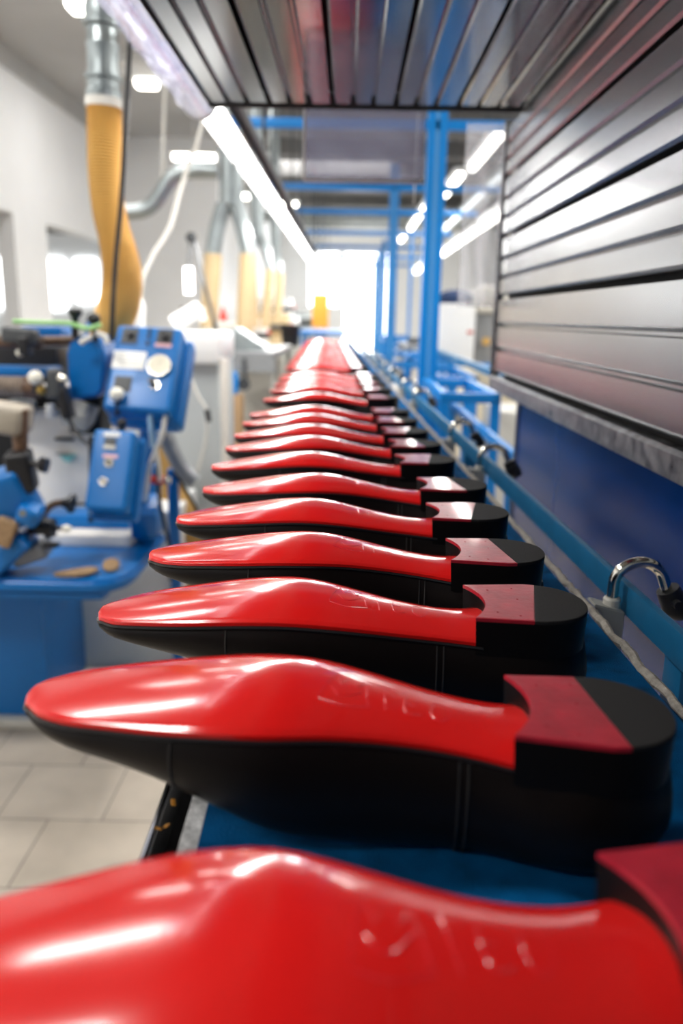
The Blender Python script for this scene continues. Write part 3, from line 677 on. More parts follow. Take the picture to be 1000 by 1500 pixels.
# bundles of ducts above the right aisle
for k, (x, z, r_) in enumerate(((1.6, 2.75, 0.11), (1.95, 2.6, 0.09), (2.3, 2.9, 0.13))):
    bm = NB(); rod(bm, (x, 4.5, z), (x, 15, z), r_, seg=24); tag(obj('ceiling_duct', bm, 'duct'), ['inner round duct high above the right aisle', 'lower round duct above the right aisle', 'widest round duct near the right wall'][k], 'duct', 'ducts above the right aisle')
    
# housings made up around the added ceiling fill lights
for lx, ys in ((-1.7, (-1.4, 0.8, 3.0, 5.4, 7.8)), (2.6, (-1.0, 2.6, 5.5, 9.0))):
    for ly in ys:
        t = thing('fill_light_box', '%s added fill-light box from the camera end on the ceiling over the %s aisle' % (ORD[ys.index(ly)], 'left' if lx < 0 else 'right'), 'lamp', (lx, ly, 3.37), 'added fill-light boxes on the hall ceiling')
        qbox('housing', (lx-0.57, ly-0.2, 3.365), (lx+0.57, ly+0.2, 3.45), 'white', t, 0.004)
# ================================================================ CEILING LIGHTS LEFT
cl = [((-1.93, 6.35), 0.22, 0.2, 'oval ceiling light at the top left corner'), ((-1.97, 8.3), 0.2, 0.16, 'ceiling light right of the metal hose collar'), ((-1.87, 10.1), 0.5, 0.12, 'long ceiling strip light left of the tube row'),
      ((-1.12, 10.1), 0.24, 0.12, 'short ceiling light right of the tube row'), ((-2.0, 13.2), 0.5, 0.14, 'ceiling strip light above the curved grey duct'), ((-1.15, 14.0), 0.5, 0.10, 'wide dim ceiling strip light beyond the second blue beam')]
for (x, y), wx, wy, lb in cl:
    t = thing('ceiling_light', lb, 'lamp', (x, y, 3.4), 'ceiling lights of the left aisle')
    zc_ = 3.40 if y < 10 else 3.08
    if y > 13: x = max(x, -1.45)
    qbox('housing', (x-wx/2-0.03, y-wy/2-0.03, zc_), (x+wx/2+0.03, y+wy/2+0.03, zc_+0.045), 'white', t, 0.005)
    qbox('diffuser', (x-wx/2, y-wy/2, zc_-0.06), (x+wx/2, y+wy/2, zc_), 'ceillamp', t, 0.02)
    qrod('hanger', (x, y, zc_+0.045), (x, y, 3.45), 0.01, 'white', t, seg=8)
for k, (y, z) in enumerate(((12.9, 2.75), (14.2, 2.85), (15.6, 2.92))):
    bm = NB(); rod(bm, (-1.5, y, z), (3.8, y, z), 0.06, seg=16); tag(obj('cross_duct', bm, 'duct'), ['nearest cross duct under the far ceiling', 'middle cross duct under the far ceiling', 'rearmost cross duct under the far ceiling'][k], 'duct', 'cross ducts under the far ceiling')

# ================================================================ LEFT: EXTRACTION HOSE
t = thing('extraction_hose', 'yellow-orange ribbed fabric extraction hose hanging from a metal duct collar', 'hose', (-0.718, 2.500, 1.562))
pts = smooth_path([(-0.717, 2.500, 1.843), (-0.721, 2.500, 1.767), (-0.725, 2.500, 1.656), (-0.719, 2.500, 1.543), (-0.699, 2.500, 1.447), (-0.689, 2.500, 1.368), (-0.699, 2.500, 1.289), (-0.738, 2.520, 1.207), (-0.798, 2.580, 1.099)], 26)
bm = NB(); rad = []
for i in range(len(pts)):
    f = i/len(pts); base = 0.048 if f < 0.45 else 0.048+0.012*math.sin((f-0.45)/0.55*math.pi)
    rad.append(base+(0.0026 if i % 2 else -0.0016))
tube(bm, pts, rad, 24); obj('fabric_sleeve', bm, 'yellow', t)
bm = NB(); pr = []
a = Vector((-0.719, 2.500, 1.836)); c = Vector((-0.707, 2.500, 2.203)); d_ = c-a; q = d_.to_track_quat('Z', 'Y').to_matrix().to_4x4(); T = Matrix.Translation(a) @ q; L_ = d_.length
prof = [(0.046, 0), (0.050, 0.005), (0.050, 0.03), (0.045, 0.035), (0.045, 0.06), (0.054, 0.062), (0.054, 0.070), (0.046, 0.073), (0.044, 0.10), (0.0445, 0.14), (0.047, 0.15), (0.047, 0.155), (0.044, 0.16), (0.044, 0.195), (0.056, 0.198), (0.056, 0.208), (0.047, 0.21), (0.050, 0.24), (0.046, 0.26), (0.050, 0.28), (0.046, 0.30), (0.050, 0.32), (0.046, 0.34), (0.050, 0.36), (0.050, L_)]
lathe(bm, prof, T, 28); obj('metal_collar', bm, 'duct', t)
bm = NB(); lathe(bm, [(0.045, -0.012), (0.0515, -0.012), (0.0525, 0.012), (0.045, 0.012)], T, 28); obj('clamp_band', bm, 'airhose', t)
bm = NB(); rod(bm, c, (c.x, c.y, 3.45), 0.05, seg=20); obj('riser_duct', bm, 'duct', t)
t = qtube('power_cable', [(-0.543, 2.200, 2.060), (-0.560, 2.200, 1.910), (-0.577, 2.200, 1.738), (-0.599, 2.200, 1.542), (-0.626, 2.200, 1.354), (-0.644, 2.200, 1.176)], 0.0065, 'black', None); tag(t, 'thick black cable hanging down in front of the yellow hose', 'cable')
t = qtube('air_hose', [(-0.44, 3.5, 3.45), (-0.50, 3.5, 2.5), (-0.621, 3.500, 1.966), (-0.660, 3.500, 1.876), (-0.714, 3.500, 1.731), (-0.759, 3.500, 1.597), (-0.828, 3.500, 1.495), (-0.881, 3.500, 1.389), (-0.895, 3.500, 1.277)], 0.009, 'airhose', None); tag(t, 'milky white air hose slanting down behind the yellow hose', 'hose')
t = qtube('air_hose', [(-1.02, 5, 3.45), (-1.080, 5.000, 2.541), (-1.095, 5.000, 2.325), (-1.113, 5.000, 2.067), (-1.144, 5.000, 1.878)], 0.01, 'airhose', None); tag(t, 'faint pale cord hanging above the curved grey duct', 'hose')
t = thing('curved_duct', 'bent grey flexible duct behind the yellow hose, rising to the right', 'duct', (-1.068, 5.000, 1.955))
qtube('flexible_duct', [(-1.437, 5.000, 1.843), (-1.275, 5.000, 1.838), (-1.172, 5.000, 1.886), (-1.066, 5.000, 2.023), (-0.964, 5.000, 2.069), (-0.792, 5.000, 2.072)], 0.045, 'duct', t, seg=20)
# duct drops with tan sleeves
dl = [('nearest galvanised duct with forked tan sleeves beyond the curved duct', 0.066, [(-0.711, 5.000, 2.155), (-0.715, 5.000, 1.885)], [[(-0.755, 5.000, 1.884), (-0.798, 5.000, 1.750), (-0.826, 5.000, 1.606), (-0.864, 5.000, 1.174)], [(-0.683, 5.000, 1.886), (-0.644, 5.000, 1.752), (-0.613, 5.000, 1.609), (-0.643, 5.000, 1.137)]]),
      ('second duct drop with tan sleeves, right of the nearest one', 0.05, [(-0.746, 6.600, 2.141), (-0.737, 6.600, 1.864)], [[(-0.759, 6.600, 1.864), (-0.776, 6.600, 1.761), (-0.788, 6.600, 1.632), (-0.771, 6.600, 1.157)], [(-0.721, 6.600, 1.864), (-0.679, 6.600, 1.763), (-0.636, 6.600, 1.608), (-0.682, 6.600, 1.158)]]),
      ('third duct drop with pale sleeve, behind the tube lights', 0.05, [(-0.749, 8.200, 2.142), (-0.736, 8.200, 1.920)], [[(-0.736, 8.200, 1.920), (-0.723, 8.200, 1.825), (-0.696, 8.200, 1.664), (-0.724, 8.200, 1.204)]])]
for lb, r_, (a, c), legs in dl:
    a = Vector(a); c = Vector(c)
    t = thing('duct_drop', lb, 'duct', a, 'galvanised duct drops above the left machines')
    bm = NB(); rod(bm, (a.x, a.y, 3.45), a, r_, seg=24); rod(bm, a, c, r_, r_*1.05, 24); obj('riser', bm, 'duct', t)
    bm = NB(); rod(bm, (a.x, a.y, a.z+0.01), (a.x, a.y, a.z+0.03), r_*1.15, seg=24); obj('joint_band', bm, 'duct', t)
    for L in legs:
        bm = NB(); tube(bm, smooth_path(L[:3], 6), r_*0.72, 18); obj('branch', bm, 'duct', t)
        bm = NB(); pp = smooth_path(L[2:], 30) if len(L[2:]) > 1 else L[2:]
        tube(bm, pp, [r_*(0.80+0.03*(k % 2)) for k in range(len(pp))], 18); obj('tan_sleeve', bm, 'tanhose', t)

# ================================================================ LEFT: FINISHING MACHINE
F = thing('finishing_machine', 'large blue pedestal machine with a work table and small tilted switch box', 'machine', (-0.95, 2.35, 0))
def prism(name, pts, z0_, z1_, m, parent, bev=0.004):
    bm = NB(); extrude_profile(bm, pts, 'Z', z0_, z1_)
    if bev: bmesh.ops.bevel(bm, geom=bm.edges[:], offset=bev, segments=3, affect='EDGES')
    return obj(name, bm, m, parent)
qbox('plinth', (-1.45, 2.215, 0), (-0.56, 2.61, 0.032), 'cream', F, 0.006)
qbox('pedestal', (-1.25, 2.24, 0.032), (-0.905, 2.60, 0.545), 'blue', F, 0.012)
prism('work_table', [(-1.3, 1.935), (-0.66, 1.935), (-0.60, 1.955), (-0.57, 2.0), (-0.560, 2.06), (-0.565, 2.42), (-1.3, 2.42)], 0.545, 0.580, 'blue', F, 0.010)
prism('table_lip', [(-1.3, 1.95), (-0.68, 1.95), (-0.63, 1.96), (-0.62, 2.0), (-1.3, 2.0)], 0.522, 0.546, 'blue', F, 0.006)
qbox('rear_plate', (-0.93, 2.34, 0.580), (-0.58, 2.46, 0.650), 'blue', F, 0.008)
qbox('white_tray', (-0.93, 2.25, 0.580), (-0.632, 2.335, 0.615), 'whitebody', F, 0.006)
qbox('column', (-0.685, 2.36, 0.645), (-0.585, 2.47, 0.80), 'blue', F, 0.015)
bm = NB(); rbox(bm, (-0.60, 2.30, 0.665), (0.08, 0.14, 0.09), (0.3, 0, 0.2), 0.02); obj('bracket', bm, 'blue', F)
bm = NB(); rod(bm, (-0.632, 2.28, 0.615), (-0.640, 2.33, 0.66), 0.010); ball(bm, (-0.632, 2.28, 0.655), 0.012); obj('fitting', bm, 'whiteball', F)
# small tilted switch box
def pbox(name, c, s, rot, m, parent, bev): bm = NB(); rbox(bm, c, s, rot, bev, 3); return obj(name, bm, m, parent)
E1 = Euler((R(-26), R(2), R(-2)), 'XYZ'); sc = Vector((-0.632, 2.120, 0.829)); sr = tuple(E1)
def loc_on(c, e, x, y, z): return c + e.to_matrix() @ Vector((x, y, z))
pbox('switch_box_back', loc_on(sc, E1, 0.004, 0.045, -0.006), (0.128, 0.04, 0.235), sr, 'blue', F, 0.012)
sb = pbox('switch_box', sc, (0.112, 0.075, 0.222), sr, 'blue', F, 0.012)
def onface(name, e, c, dx, dz, sx, sz, dep, m, parent, fy, lab=None):
    o = pbox(name, loc_on(c, e, dx, -fy-dep/2, dz), (sx, dep, sz), tuple(e), m, parent, min(0.0015, dep*0.3)); 
    if lab: o['label'] = lab
    return o
def knobface(name, e, c, dx, dz, r_, dep, m, parent, fy, seg=20):
    if fy == 0.04: dx *= 0.95; dz *= 1.12; fy = 0.035
    bm = NB(); rod(bm, loc_on(c, e, dx, -fy, dz), loc_on(c, e, dx, -fy-dep, dz), r_, r_*0.92, seg); return obj(name, bm, m, parent)
onface('display', E1, sc, -0.008, 0.072, 0.030, 0.030, 0.004, 'darkgrey', sb, 0.0375); onface('display_frame', E1, sc, -0.008, 0.060, 0.032, 0.011, 0.005, 'cream', sb, 0.0375)
onface('label_strip', E1, sc, -0.003, 0.036, 0.040, 0.010, 0.001, 'pinklabel', sb, 0.0375); onface('top_label', E1, sc, -0.006, 0.097, 0.045, 0.012, 0.001, 'paper', sb, 0.0375)
knobface('button_ring', E1, sc, -0.004, 0.018, 0.014, 0.004, 'chrome', sb, 0.0375); knobface('push_button', E1, sc, -0.004, 0.018, 0.007, 0.008, 'black', sb, 0.0375)
knobface('switch_ring', E1, sc, -0.012, -0.035, 0.012, 0.004, 'chrome', sb, 0.0375); knobface('selector_switch', E1, sc, -0.012, -0.035, 0.006, 0.014, 'black', sb, 0.0375)
# lower left arm, yoke, rods
pbox('yoke', (-0.865, 1.980, 0.785), (0.13, 0.10, 0.15), (0.2, -0.35, 0.1), 'blue', F, 0.02)
pbox('yoke_tip', (-0.798, 1.950, 0.755), (0.055, 0.07, 0.05), (0.2, 0.4, 0.1), 'blue', F, 0.014)
bm = NB(); rod(bm, (-0.797, 1.900, 0.767), (-0.789, 1.880, 0.772), 0.009); obj('bolt', bm, 'chrome', F)
pbox('clamp_block', (-0.820, 1.970, 0.859), (0.060, 0.07, 0.105), (0.1, -0.1, 0.15), 'black', F, 0.012)
qrod('clamp_neck', (-0.823, 1.980, 0.910), (-0.820, 1.980, 1.013), 0.017, 'brown', F, 0.024)
bm = NB(); rod(bm, (-0.788, 1.950, 0.884), (-0.766, 1.950, 0.881), 0.008); rod(bm, (-0.766, 1.950, 0.881), (-0.757, 1.950, 0.880), 0.017, 0.02); rod(bm, (-0.757, 1.950, 0.880), (-0.747, 1.950, 0.878), 0.014, 0.020); obj('clamp_knob', bm, 'black', F)
pbox('beige_head', (-0.856, 2.000, 0.989), (0.10, 0.10, 0.075), (0, 0.15, 0), mat('beige_casting', (0.36, 0.32, 0.26), 0.55, var=0.2, vscale=20), F, 0.02)
qtube('tilt_rod', [(-0.879, 1.980, 0.617), (-0.810, 2.020, 0.713), (-0.780, 2.050, 0.753), (-0.744, 2.070, 0.756)], 0.0095, 'brown', F)
bm = NB(); rod(bm, (-0.738, 2.060, 0.757), (-0.726, 2.060, 0.755), 0.024, 0.026); rod(bm, (-0.755, 2.060, 0.756), (-0.738, 2.060, 0.757), 0.012, 0.014); rod(bm, (-0.726, 2.060, 0.755), (-0.676, 2.060, 0.756), 0.0045); obj('rod_knob', bm, 'black', F)
bm = NB(); rod(bm, (-0.780, 2.000, 0.704), (-0.760, 2.000, 0.704), 0.028, 0.025); ball(bm, (-0.798, 2.000, 0.706), 0.024, (1.3, 1, 0.9)); rod(bm, (-0.760, 2.000, 0.704), (-0.737, 2.000, 0.703), 0.006); obj('adjusting_knob', bm, 'black', F)
bm = NB(); ball(bm, (-0.728, 2.000, 0.703), 0.010, (1.4, 1, 1)); obj('handle_ball', bm, 'whiteball', F)
pbox('clamp_foot', (-0.871, 1.980, 0.640), (0.13, 0.10, 0.05), (0, -0.75, 0), 'blue', F, 0.012)
pbox('pad', (-0.862, 1.950, 0.712), (0.05, 0.09, 0.07), (0, 0.4, 0.2), 'cork', F, 0.006)
pbox('grey_slide', (-0.829, 2.020, 0.632), (0.09, 0.09, 0.045), (0, -0.35, 0.1), 'greymetal', F, 0.012)
pbox('latch', (-0.776, 2.000, 0.658), (0.05, 0.03, 0.010), (0, 0, 0), 'black', F, 0.003)
# cork pieces on the table
bm = NB(); n = 26; prof = []
for k in range(n):
    th = 2*math.pi*k/n; prof.append((0.058*math.cos(th)*(1+0.05*math.sin(3*th)), 0.026*math.sin(th)*(1+0.25*math.cos(th))))
extrude_profile(bm, prof, 'Z', 0, 0.009); bmesh.ops.bevel(bm, geom=bm.edges[:], offset=0.002, segments=2, affect='EDGES')
o = obj('cork_insole', bm, 'cork'); o.location = (-0.705, 1.985, 0.584); o.rotation_euler = (0, R(-6), R(6)); tag(o, 'elongated brown cork piece lying on the blue machine table', 'cork piece')
bm = NB(); lathe(bm, [(0.022, 0), (0.0235, 0.004), (0.022, 0.009)], Matrix(), 24); o = obj('cork_disc', bm, 'cork'); o.location = (-0.625, 2.03, 0.582); o.rotation_euler = (R(28), 0, 0); o.location.z = 0.592; tag(o, 'small round brown cork disc near the right end of the blue machine table', 'cork piece')

# ---------------------------------------------------------------- control cabinet on its arm
K = thing('control_box', 'big tilted blue control box with white dial gauge and two square knobs', 'control box', (-0.589, 2.350, 1.075))
E2 = Euler((R(-33), R(2.5), R(-2)), 'XYZ'); kc = Vector((-0.586, 2.330, 1.083))
pbox('rear_housing', loc_on(kc, E2, 0.012, 0.05, -0.008), (0.212, 0.06, 0.285), tuple(E2), 'blue', K, 0.02)
kb = pbox('front_cover', kc, (0.192, 0.07, 0.272), tuple(E2), 'blue', K, 0.014)
def kf(*a, **k): return onface(a[0], E2, kc, a[1]*0.95, a[2]*1.12, a[3], a[4]*1.1, a[5], a[6], kb, 0.035, **k)
kf('switch_plate', -0.057, 0.088, 0.046, 0.046, 0.003, 'darkgrey'); kf('switch_plate', 0.050, 0.092, 0.046, 0.042, 0.003, 'darkgrey'); kf('label_strip', 0.049, 0.066, 0.048, 0.010, 0.002, 'pinklabel')
for dx in (-0.057, 0.050): knobface('rotary_knob', E2, kc, dx, 0.09, 0.0115, 0.018, 'black', kb, 0.04)
for dz in (0.106, 0.090, 0.070): knobface('indicator', E2, kc, 0.001, dz, 0.0055, 0.007, 'black', kb, 0.04)
kf('instruction_plate', -0.046, 0.018, 0.094, 0.052, 0.0012, 'paper', lab='white instruction plate')
for j in range(4): kf('text_line', -0.046, 0.034-0.010*j, 0.06-0.012*(j % 2), 0.0016, 0.0016, 'greyplastic')
bm = NB(); gp = loc_on(kc, E2, 0.047, -0.035, 0.004); gd = E2.to_matrix() @ Vector((0, -1, 0)); rod(bm, gp, gp+gd*0.012, 0.035, 0.034, 32); ga = obj('dial_gauge', bm, 'chrome', kb)
bm = NB(); rod(bm, gp+gd*0.0118, gp+gd*0.0128, 0.0305, seg=32); obj('dial_face', bm, 'dial', ga) if False else obj('gauge_face', bm, 'dial', kb)
bm = NB(); e3 = E2.to_matrix(); p0 = gp+gd*0.0135; rod(bm, p0, p0+e3 @ Vector((0.008, 0, 0.020)), 0.0009, 0.0003, 6); obj('pointer', bm, 'black', kb)
knobface('valve_ring', E2, kc, 0.045, -0.050, 0.014, 0.004, 'chrome', kb, 0.04); knobface('valve_knob', E2, kc, 0.038, -0.046, 0.010, 0.022, 'black', kb, 0.04)
kf('hour_meter', -0.052, -0.052, 0.048, 0.044, 0.003, 'darkgrey')
bm = NB(); bp_ = loc_on(kc, E2, -0.054, -0.055, -0.10); ball(bm, bp_, 0.021, (1, 1, 0.9)); kk = obj('lever_ball', bm, 'whiteball', K); qrod('lever', bp_, bp_+Vector((-0.004, 0.01, -0.06)), 0.006, 'black', K)
bm = NB(); ball(bm, (-0.627, 2.200, 0.954), 0.014); rod(bm, (-0.627, 2.200, 0.954), (-0.629, 2.200, 0.923), 0.010); obj('lever_joint', bm, 'black', K)
qrod('support_arm', (-0.605, 2.420, 0.968), (-0.648, 2.500, 0.604), 0.028, 'blue', K); qbox('support_post', (-0.60, 2.60, 0.0), (-0.565, 2.635, 0.75), 'blue', K, 0.008)
qtube('supply_hose', [(-0.560, 2.250, 0.987), (-0.559, 2.250, 0.929), (-0.560, 2.270, 0.877)], 0.007, 'paleblue', K); qtube('supply_hose', [(-0.514, 2.250, 0.988), (-0.526, 2.250, 0.920), (-0.552, 2.270, 0.867), (-0.574, 2.270, 0.807), (-0.598, 2.300, 0.697)], 0.007, 'airhose', K)
qtube('supply_hose', [(-0.552, 2.270, 0.877), (-0.546, 2.270, 0.827), (-0.544, 2.270, 0.777)], 0.006, 'airhose', K)
t = thing('air_valve', 'small red air valve with black lever and hose, under the control box', 'valve', (-0.555, 2.300, 0.777))
bm = NB(); rod(bm, (-0.575, 2.300, 0.776), (-0.535, 2.300, 0.775), 0.013); obj('valve_body', bm, 'redp', t); qrod('inlet', (-0.555, 2.300, 0.830), (-0.556, 2.300, 0.789), 0.009, 'black', t); qrod('coupling', (-0.535, 2.300, 0.775), (-0.519, 2.300, 0.773), 0.011, 'chrome', t)
qtube('hose', [(-0.557, 2.300, 0.764), (-0.553, 2.300, 0.709), (-0.543, 2.300, 0.646), (-0.530, 2.300, 0.572), (-0.529, 2.300, 0.464)], 0.0055, 'black', t)
t = qtube('power_cable', [(-0.574, 2.600, 0.744), (-0.541, 2.600, 0.687), (-0.494, 2.600, 0.593), (-0.478, 2.600, 0.486)], 0.006, 'black', None); tag(t, 'black cable dropping behind the toes of the shoes, right of the red valve', 'cable')
bm = NB(); pp = smooth_path([(-0.603, 2.600, 0.876), (-0.578, 2.600, 0.813), (-0.544, 2.600, 0.749), (-0.504, 2.600, 0.710)], 14); tube(bm, pp, [0.026+0.002*(k % 2) for k in range(len(pp))], 16); tag(obj('corrugated_hose', bm, 'greymetal'), 'short grey corrugated hose right of the small switch box', 'hose')
bm = NB(); pp = smooth_path([(-0.684, 2.900, 0.787), (-0.644, 2.850, 0.619), (-0.575, 2.800, 0.504), (-0.556, 2.800, 0.268)], 20); tube(bm, pp, [0.05+0.002*(k % 2) for k in range(len(pp))], 20); tag(obj('brown_hose', bm, mat('ochre_hose', (0.38, 0.22, 0.06), 0.7)), 'ochre fabric hose running down behind the red valve', 'hose')

# ---------------------------------------------------------------- roller machine top left
Q = thing('roller_machine', 'dark roller machine with blue cowl, brown shafts and ivory ball at upper left', 'machine', (-0.939, 2.450, 1.041))
bm = NB(); n = 18; prof = []
cx_, cz_ = (-0.751, 2.380, 1.102)[0], (-0.751, 2.380, 1.102)[2]
prof = [(cx_-0.052, cz_+0.050), (cx_-0.030, cz_+0.078), (cx_, cz_+0.090), (cx_+0.03, cz_+0.082), (cx_+0.052, cz_+0.055), (cx_+0.056, cz_+0.0), (cx_+0.048, cz_-0.07), (cx_+0.03, cz_-0.088), (cx_-0.04, cz_-0.098), (cx_-0.054, cz_-0.095)]
extrude_profile(bm, prof, 'Y', 2.30, 2.52); bmesh.ops.bevel(bm, geom=bm.edges[:], offset=0.010, segments=3, affect='EDGES'); obj('cowl', bm, 'blue', Q)
qbox('top_cover', (-1.011, 2.500, 1.178), (-0.886, 2.620, 1.207), 'blue', Q, 0.006)
pbox('cover_end', (-0.766, 2.560, 1.174), (0.10, 0.10, 0.10), (0, 0, 0), 'blue', Q, 0.015)
qbox('front_bar', (-1.057, 2.300, 1.069), (-0.837, 2.360, 1.098), 'blue', Q, 0.008)
qbox('dark_body', (-1.114, 2.420, 1.041), (-0.874, 2.600, 1.150), 'black', Q, 0.01)
qbox('lower_body', (-1.136, 2.450, 0.955), (-0.799, 2.600, 0.999), 'slot', Q, 0.01)
pbox('side_block', (-0.810, 2.500, 0.955), (0.10, 0.12, 0.14), (0, 0, 0), 'slot', Q, 0.01)
qrod('upper_shaft', (-1.062, 2.330, 1.165), (-0.881, 2.330, 1.166), 0.018, 'brown', Q); qrod('upper_shaft', (-0.873, 2.330, 1.169), (-0.782, 2.330, 1.172), 0.014, 'brown', Q)
bm = NB(); P0 = Vector((-1.041, 2.260, 1.045)); P1 = Vector((-0.910, 2.260, 1.045)); prs = []
for k in range(25): prs.append((0.026+0.003*(k % 2), k/24*(P1-P0).length))
lathe(bm, prs, Matrix.Translation(P0) @ (P1-P0).to_track_quat('Z', 'Y').to_matrix().to_4x4(), 18); obj('ribbed_roller', bm, mat('ribbed_metal', (0.26, 0.21, 0.17), 0.4, metal=0.5, var=0.4, vscale=80), Q)
qrod('roller_end', P1, (-0.871, 2.260, 1.044), 0.030, 'brown', Q); bm = NB(); ball(bm, (-0.851, 2.220, 1.040), 0.014); obj('brass_nut', bm, mat('brass', (0.45, 0.30, 0.08), 0.35, metal=0.8), Q)
bm = NB(); ball(bm, (-0.858, 2.200, 1.075), 0.020); obj('ivory_ball', bm, 'whiteball', Q); qrod('ball_stem', (-0.858, 2.200, 1.075), (-0.880, 2.240, 1.031), 0.006, 'black', Q)
bm = NB(); ball(bm, (-0.928, 2.280, 1.137), 0.011); obj('grease_cap', bm, 'whiteball', Q)
pbox('lever_block', (-0.817, 2.240, 1.056), (0.040, 0.06, 0.085), (0, 0.1, 0), 'darkgrey', Q, 0.012); pbox('lever_block', (-0.794, 2.240, 1.003), (0.030, 0.05, 0.09), (0, -0.2, 0), 'black', Q, 0.01)
bm = NB(); rod(bm, (-0.790, 2.200, 1.077), (-0.772, 2.190, 1.072), 0.010, 0.008); obj('lever_pin', bm, 'chrome', Q)
pbox('carriage', (-0.927, 2.290, 1.184), (0.09, 0.06, 0.045), (0, 0.1, 0), 'darkgrey', Q, 0.012); pbox('shaft_clamp', (-0.905, 2.270, 1.158), (0.028, 0.05, 0.05), (0, 0, 0), 'black', Q, 0.006)
qtube('green_strip', [(-0.939, 2.280, 1.223), (-0.862, 2.280, 1.221), (-0.786, 2.280, 1.220), (-0.730, 2.270, 1.208), (-0.691, 2.270, 1.218)], 0.0065, 'green', Q)
bm = NB(); rod(bm, (-0.776, 2.300, 1.181), (-0.773, 2.300, 1.231), 0.010); rod(bm, (-0.773, 2.300, 1.231), (-0.771, 2.300, 1.252), 0.008, 0.022); rod(bm, (-0.788, 2.300, 1.255), (-0.754, 2.300, 1.254), 0.007); obj('wing_knob', bm, 'black', Q)
bm = NB(); ball(bm, (-0.720, 2.300, 1.234), 0.019, (1, 1, 0.9)); rod(bm, (-0.721, 2.300, 1.228), (-0.718, 2.300, 1.172), 0.008); obj('round_knob', bm, 'black', Q)
qtube('pipe_bend', [(-0.748, 2.260, 1.167), (-0.734, 2.260, 1.177), (-0.720, 2.270, 1.184)], 0.008, 'airhose', Q); qtube('pipe_bend', [(-0.706, 2.270, 1.195), (-0.685, 2.270, 1.187), (-0.675, 2.270, 1.168)], 0.008, 'airhose', Q)
qtube('machine_cable', [(-0.795, 2.240, 0.984), (-0.782, 2.240, 0.946), (-0.754, 2.220, 0.911), (-0.716, 2.200, 0.891)], 0.006, 'black', Q)
qrod('control_stalk', (-0.741, 2.280, 0.902), (-0.756, 2.280, 0.647), 0.007, 'black', Q)
qbox('stand', (-1.249, 2.620, 0.291), (-1.032, 2.900, 0.906), 'slot', Q, 0.01)

# white machine body behind the table
V = thing('white_machine', 'off-white machine body with faint printed label, behind the blue table', 'machine', (-0.915, 2.500, 0.734))
bm = NB(); A_, B_ = (-1.078, 2.480, 0.509), (-0.783, 2.480, 0.932); extrude_profile(bm, [(2.475, A_[2]), (2.56, B_[2]), (2.61, B_[2]), (2.61, A_[2])], 'X', A_[0], B_[0]); bmesh.ops.bevel(bm, geom=bm.edges[:], offset=0.008, segments=2, affect='EDGES'); obj('front_panel', bm, 'whitebody', V)  # backward slope added so the panel catches the ceiling light
qbox('step', (-0.974, 2.400, 0.938), (-0.879, 2.580, 0.962), 'whitebody', V, 0.010)
pbox('grey_cap', (-0.971, 2.350, 0.973), (0.075, 0.09, 0.05), (0, 0, 0), 'greymetal', V, 0.014)
qrod('white_post', (-0.882, 2.360, 0.945), (-0.883, 2.360, 0.985), 0.013, 'white', V)
pbox('clear_box', (-0.810, 2.420, 0.951), (0.080, 0.11, 0.055), (0.3, 0.35, 0), 'greyplastic', V, 0.010)
qbox('slot', (-0.938, 2.525, 0.851), (-0.881, 2.555, 0.859), 'black', V)
qbox('print', (-0.937, 2.515, 0.807), (-0.896, 2.550, 0.810), 'greyplastic', V); 
for j, (a, w2) in enumerate(((672, 9), (676, 6), (681, 3))): pass
bm = NB(); pl = Vector((-0.896, 2.477, 0.799)); extrude_profile(bm, [(pl.x-0.022, pl.z+0.006), (pl.x+0.022, pl.z+0.006), (pl.x+0.006, pl.z-0.014), (pl.x-0.006, pl.z-0.014)], 'Y', 2.508, 2.54); obj('teal_logo', bm, 'teal', V)
qbox('lower_cabinet', (-0.92, 2.62, 0.0), (-0.575, 3.0, 0.60), 'white', V, 0.01)
# grey-white cabinet behind control box
G = thing('grey_cabinet', 'tall pale grey machine cabinet right of the blue control box', 'cabinet', (-0.583, 3.100, 0.892))
qbox('cabinet_body', (-0.86, 3.1, 0.0), (-0.50, 3.5, 1.07), mat('pale_grey', (0.52, 0.56, 0.57), 0.45), G, 0.012)
qbox('top_box', (-0.86, 3.05, 1.07), (-0.495, 3.5, 1.185), 'white', G, 0.012)
qrod('corner_post', (-0.475, 3.08, 0.3), (-0.475, 3.08, 1.09), 0.018, 'whitebody', G)
qtube('thin_hose', [(-0.599, 3.000, 1.042), (-0.563, 3.000, 0.954), (-0.533, 3.000, 0.896), (-0.541, 3.000, 0.774), (-0.584, 3.000, 0.641)], 0.006, 'airhose', G)
qrod('hose_joint', (-0.531, 3.000, 0.904), (-0.524, 3.000, 0.858), 0.010, 'black', G)
bm = NB(); rbox(bm, (-0.828, 3.100, 1.244), (0.10, 0.10, 0.13), (0, 0.1, 0.2), 0.03); o = obj('white_pump', bm, 'white', None); tag(o, 'rounded white device behind the hose foot, above the control box', 'device')
bm = NB(); rod(bm, (-0.687, 3.200, 1.212), (-0.586, 3.200, 1.279), 0.035, 0.028, 20); rod(bm, (-0.586, 3.200, 1.279), (-0.574, 3.200, 1.227), 0.02, 0.016); tag(obj('white_motor', bm, 'white'), 'bright white motor casing on top of the pale grey cabinet', 'motor')
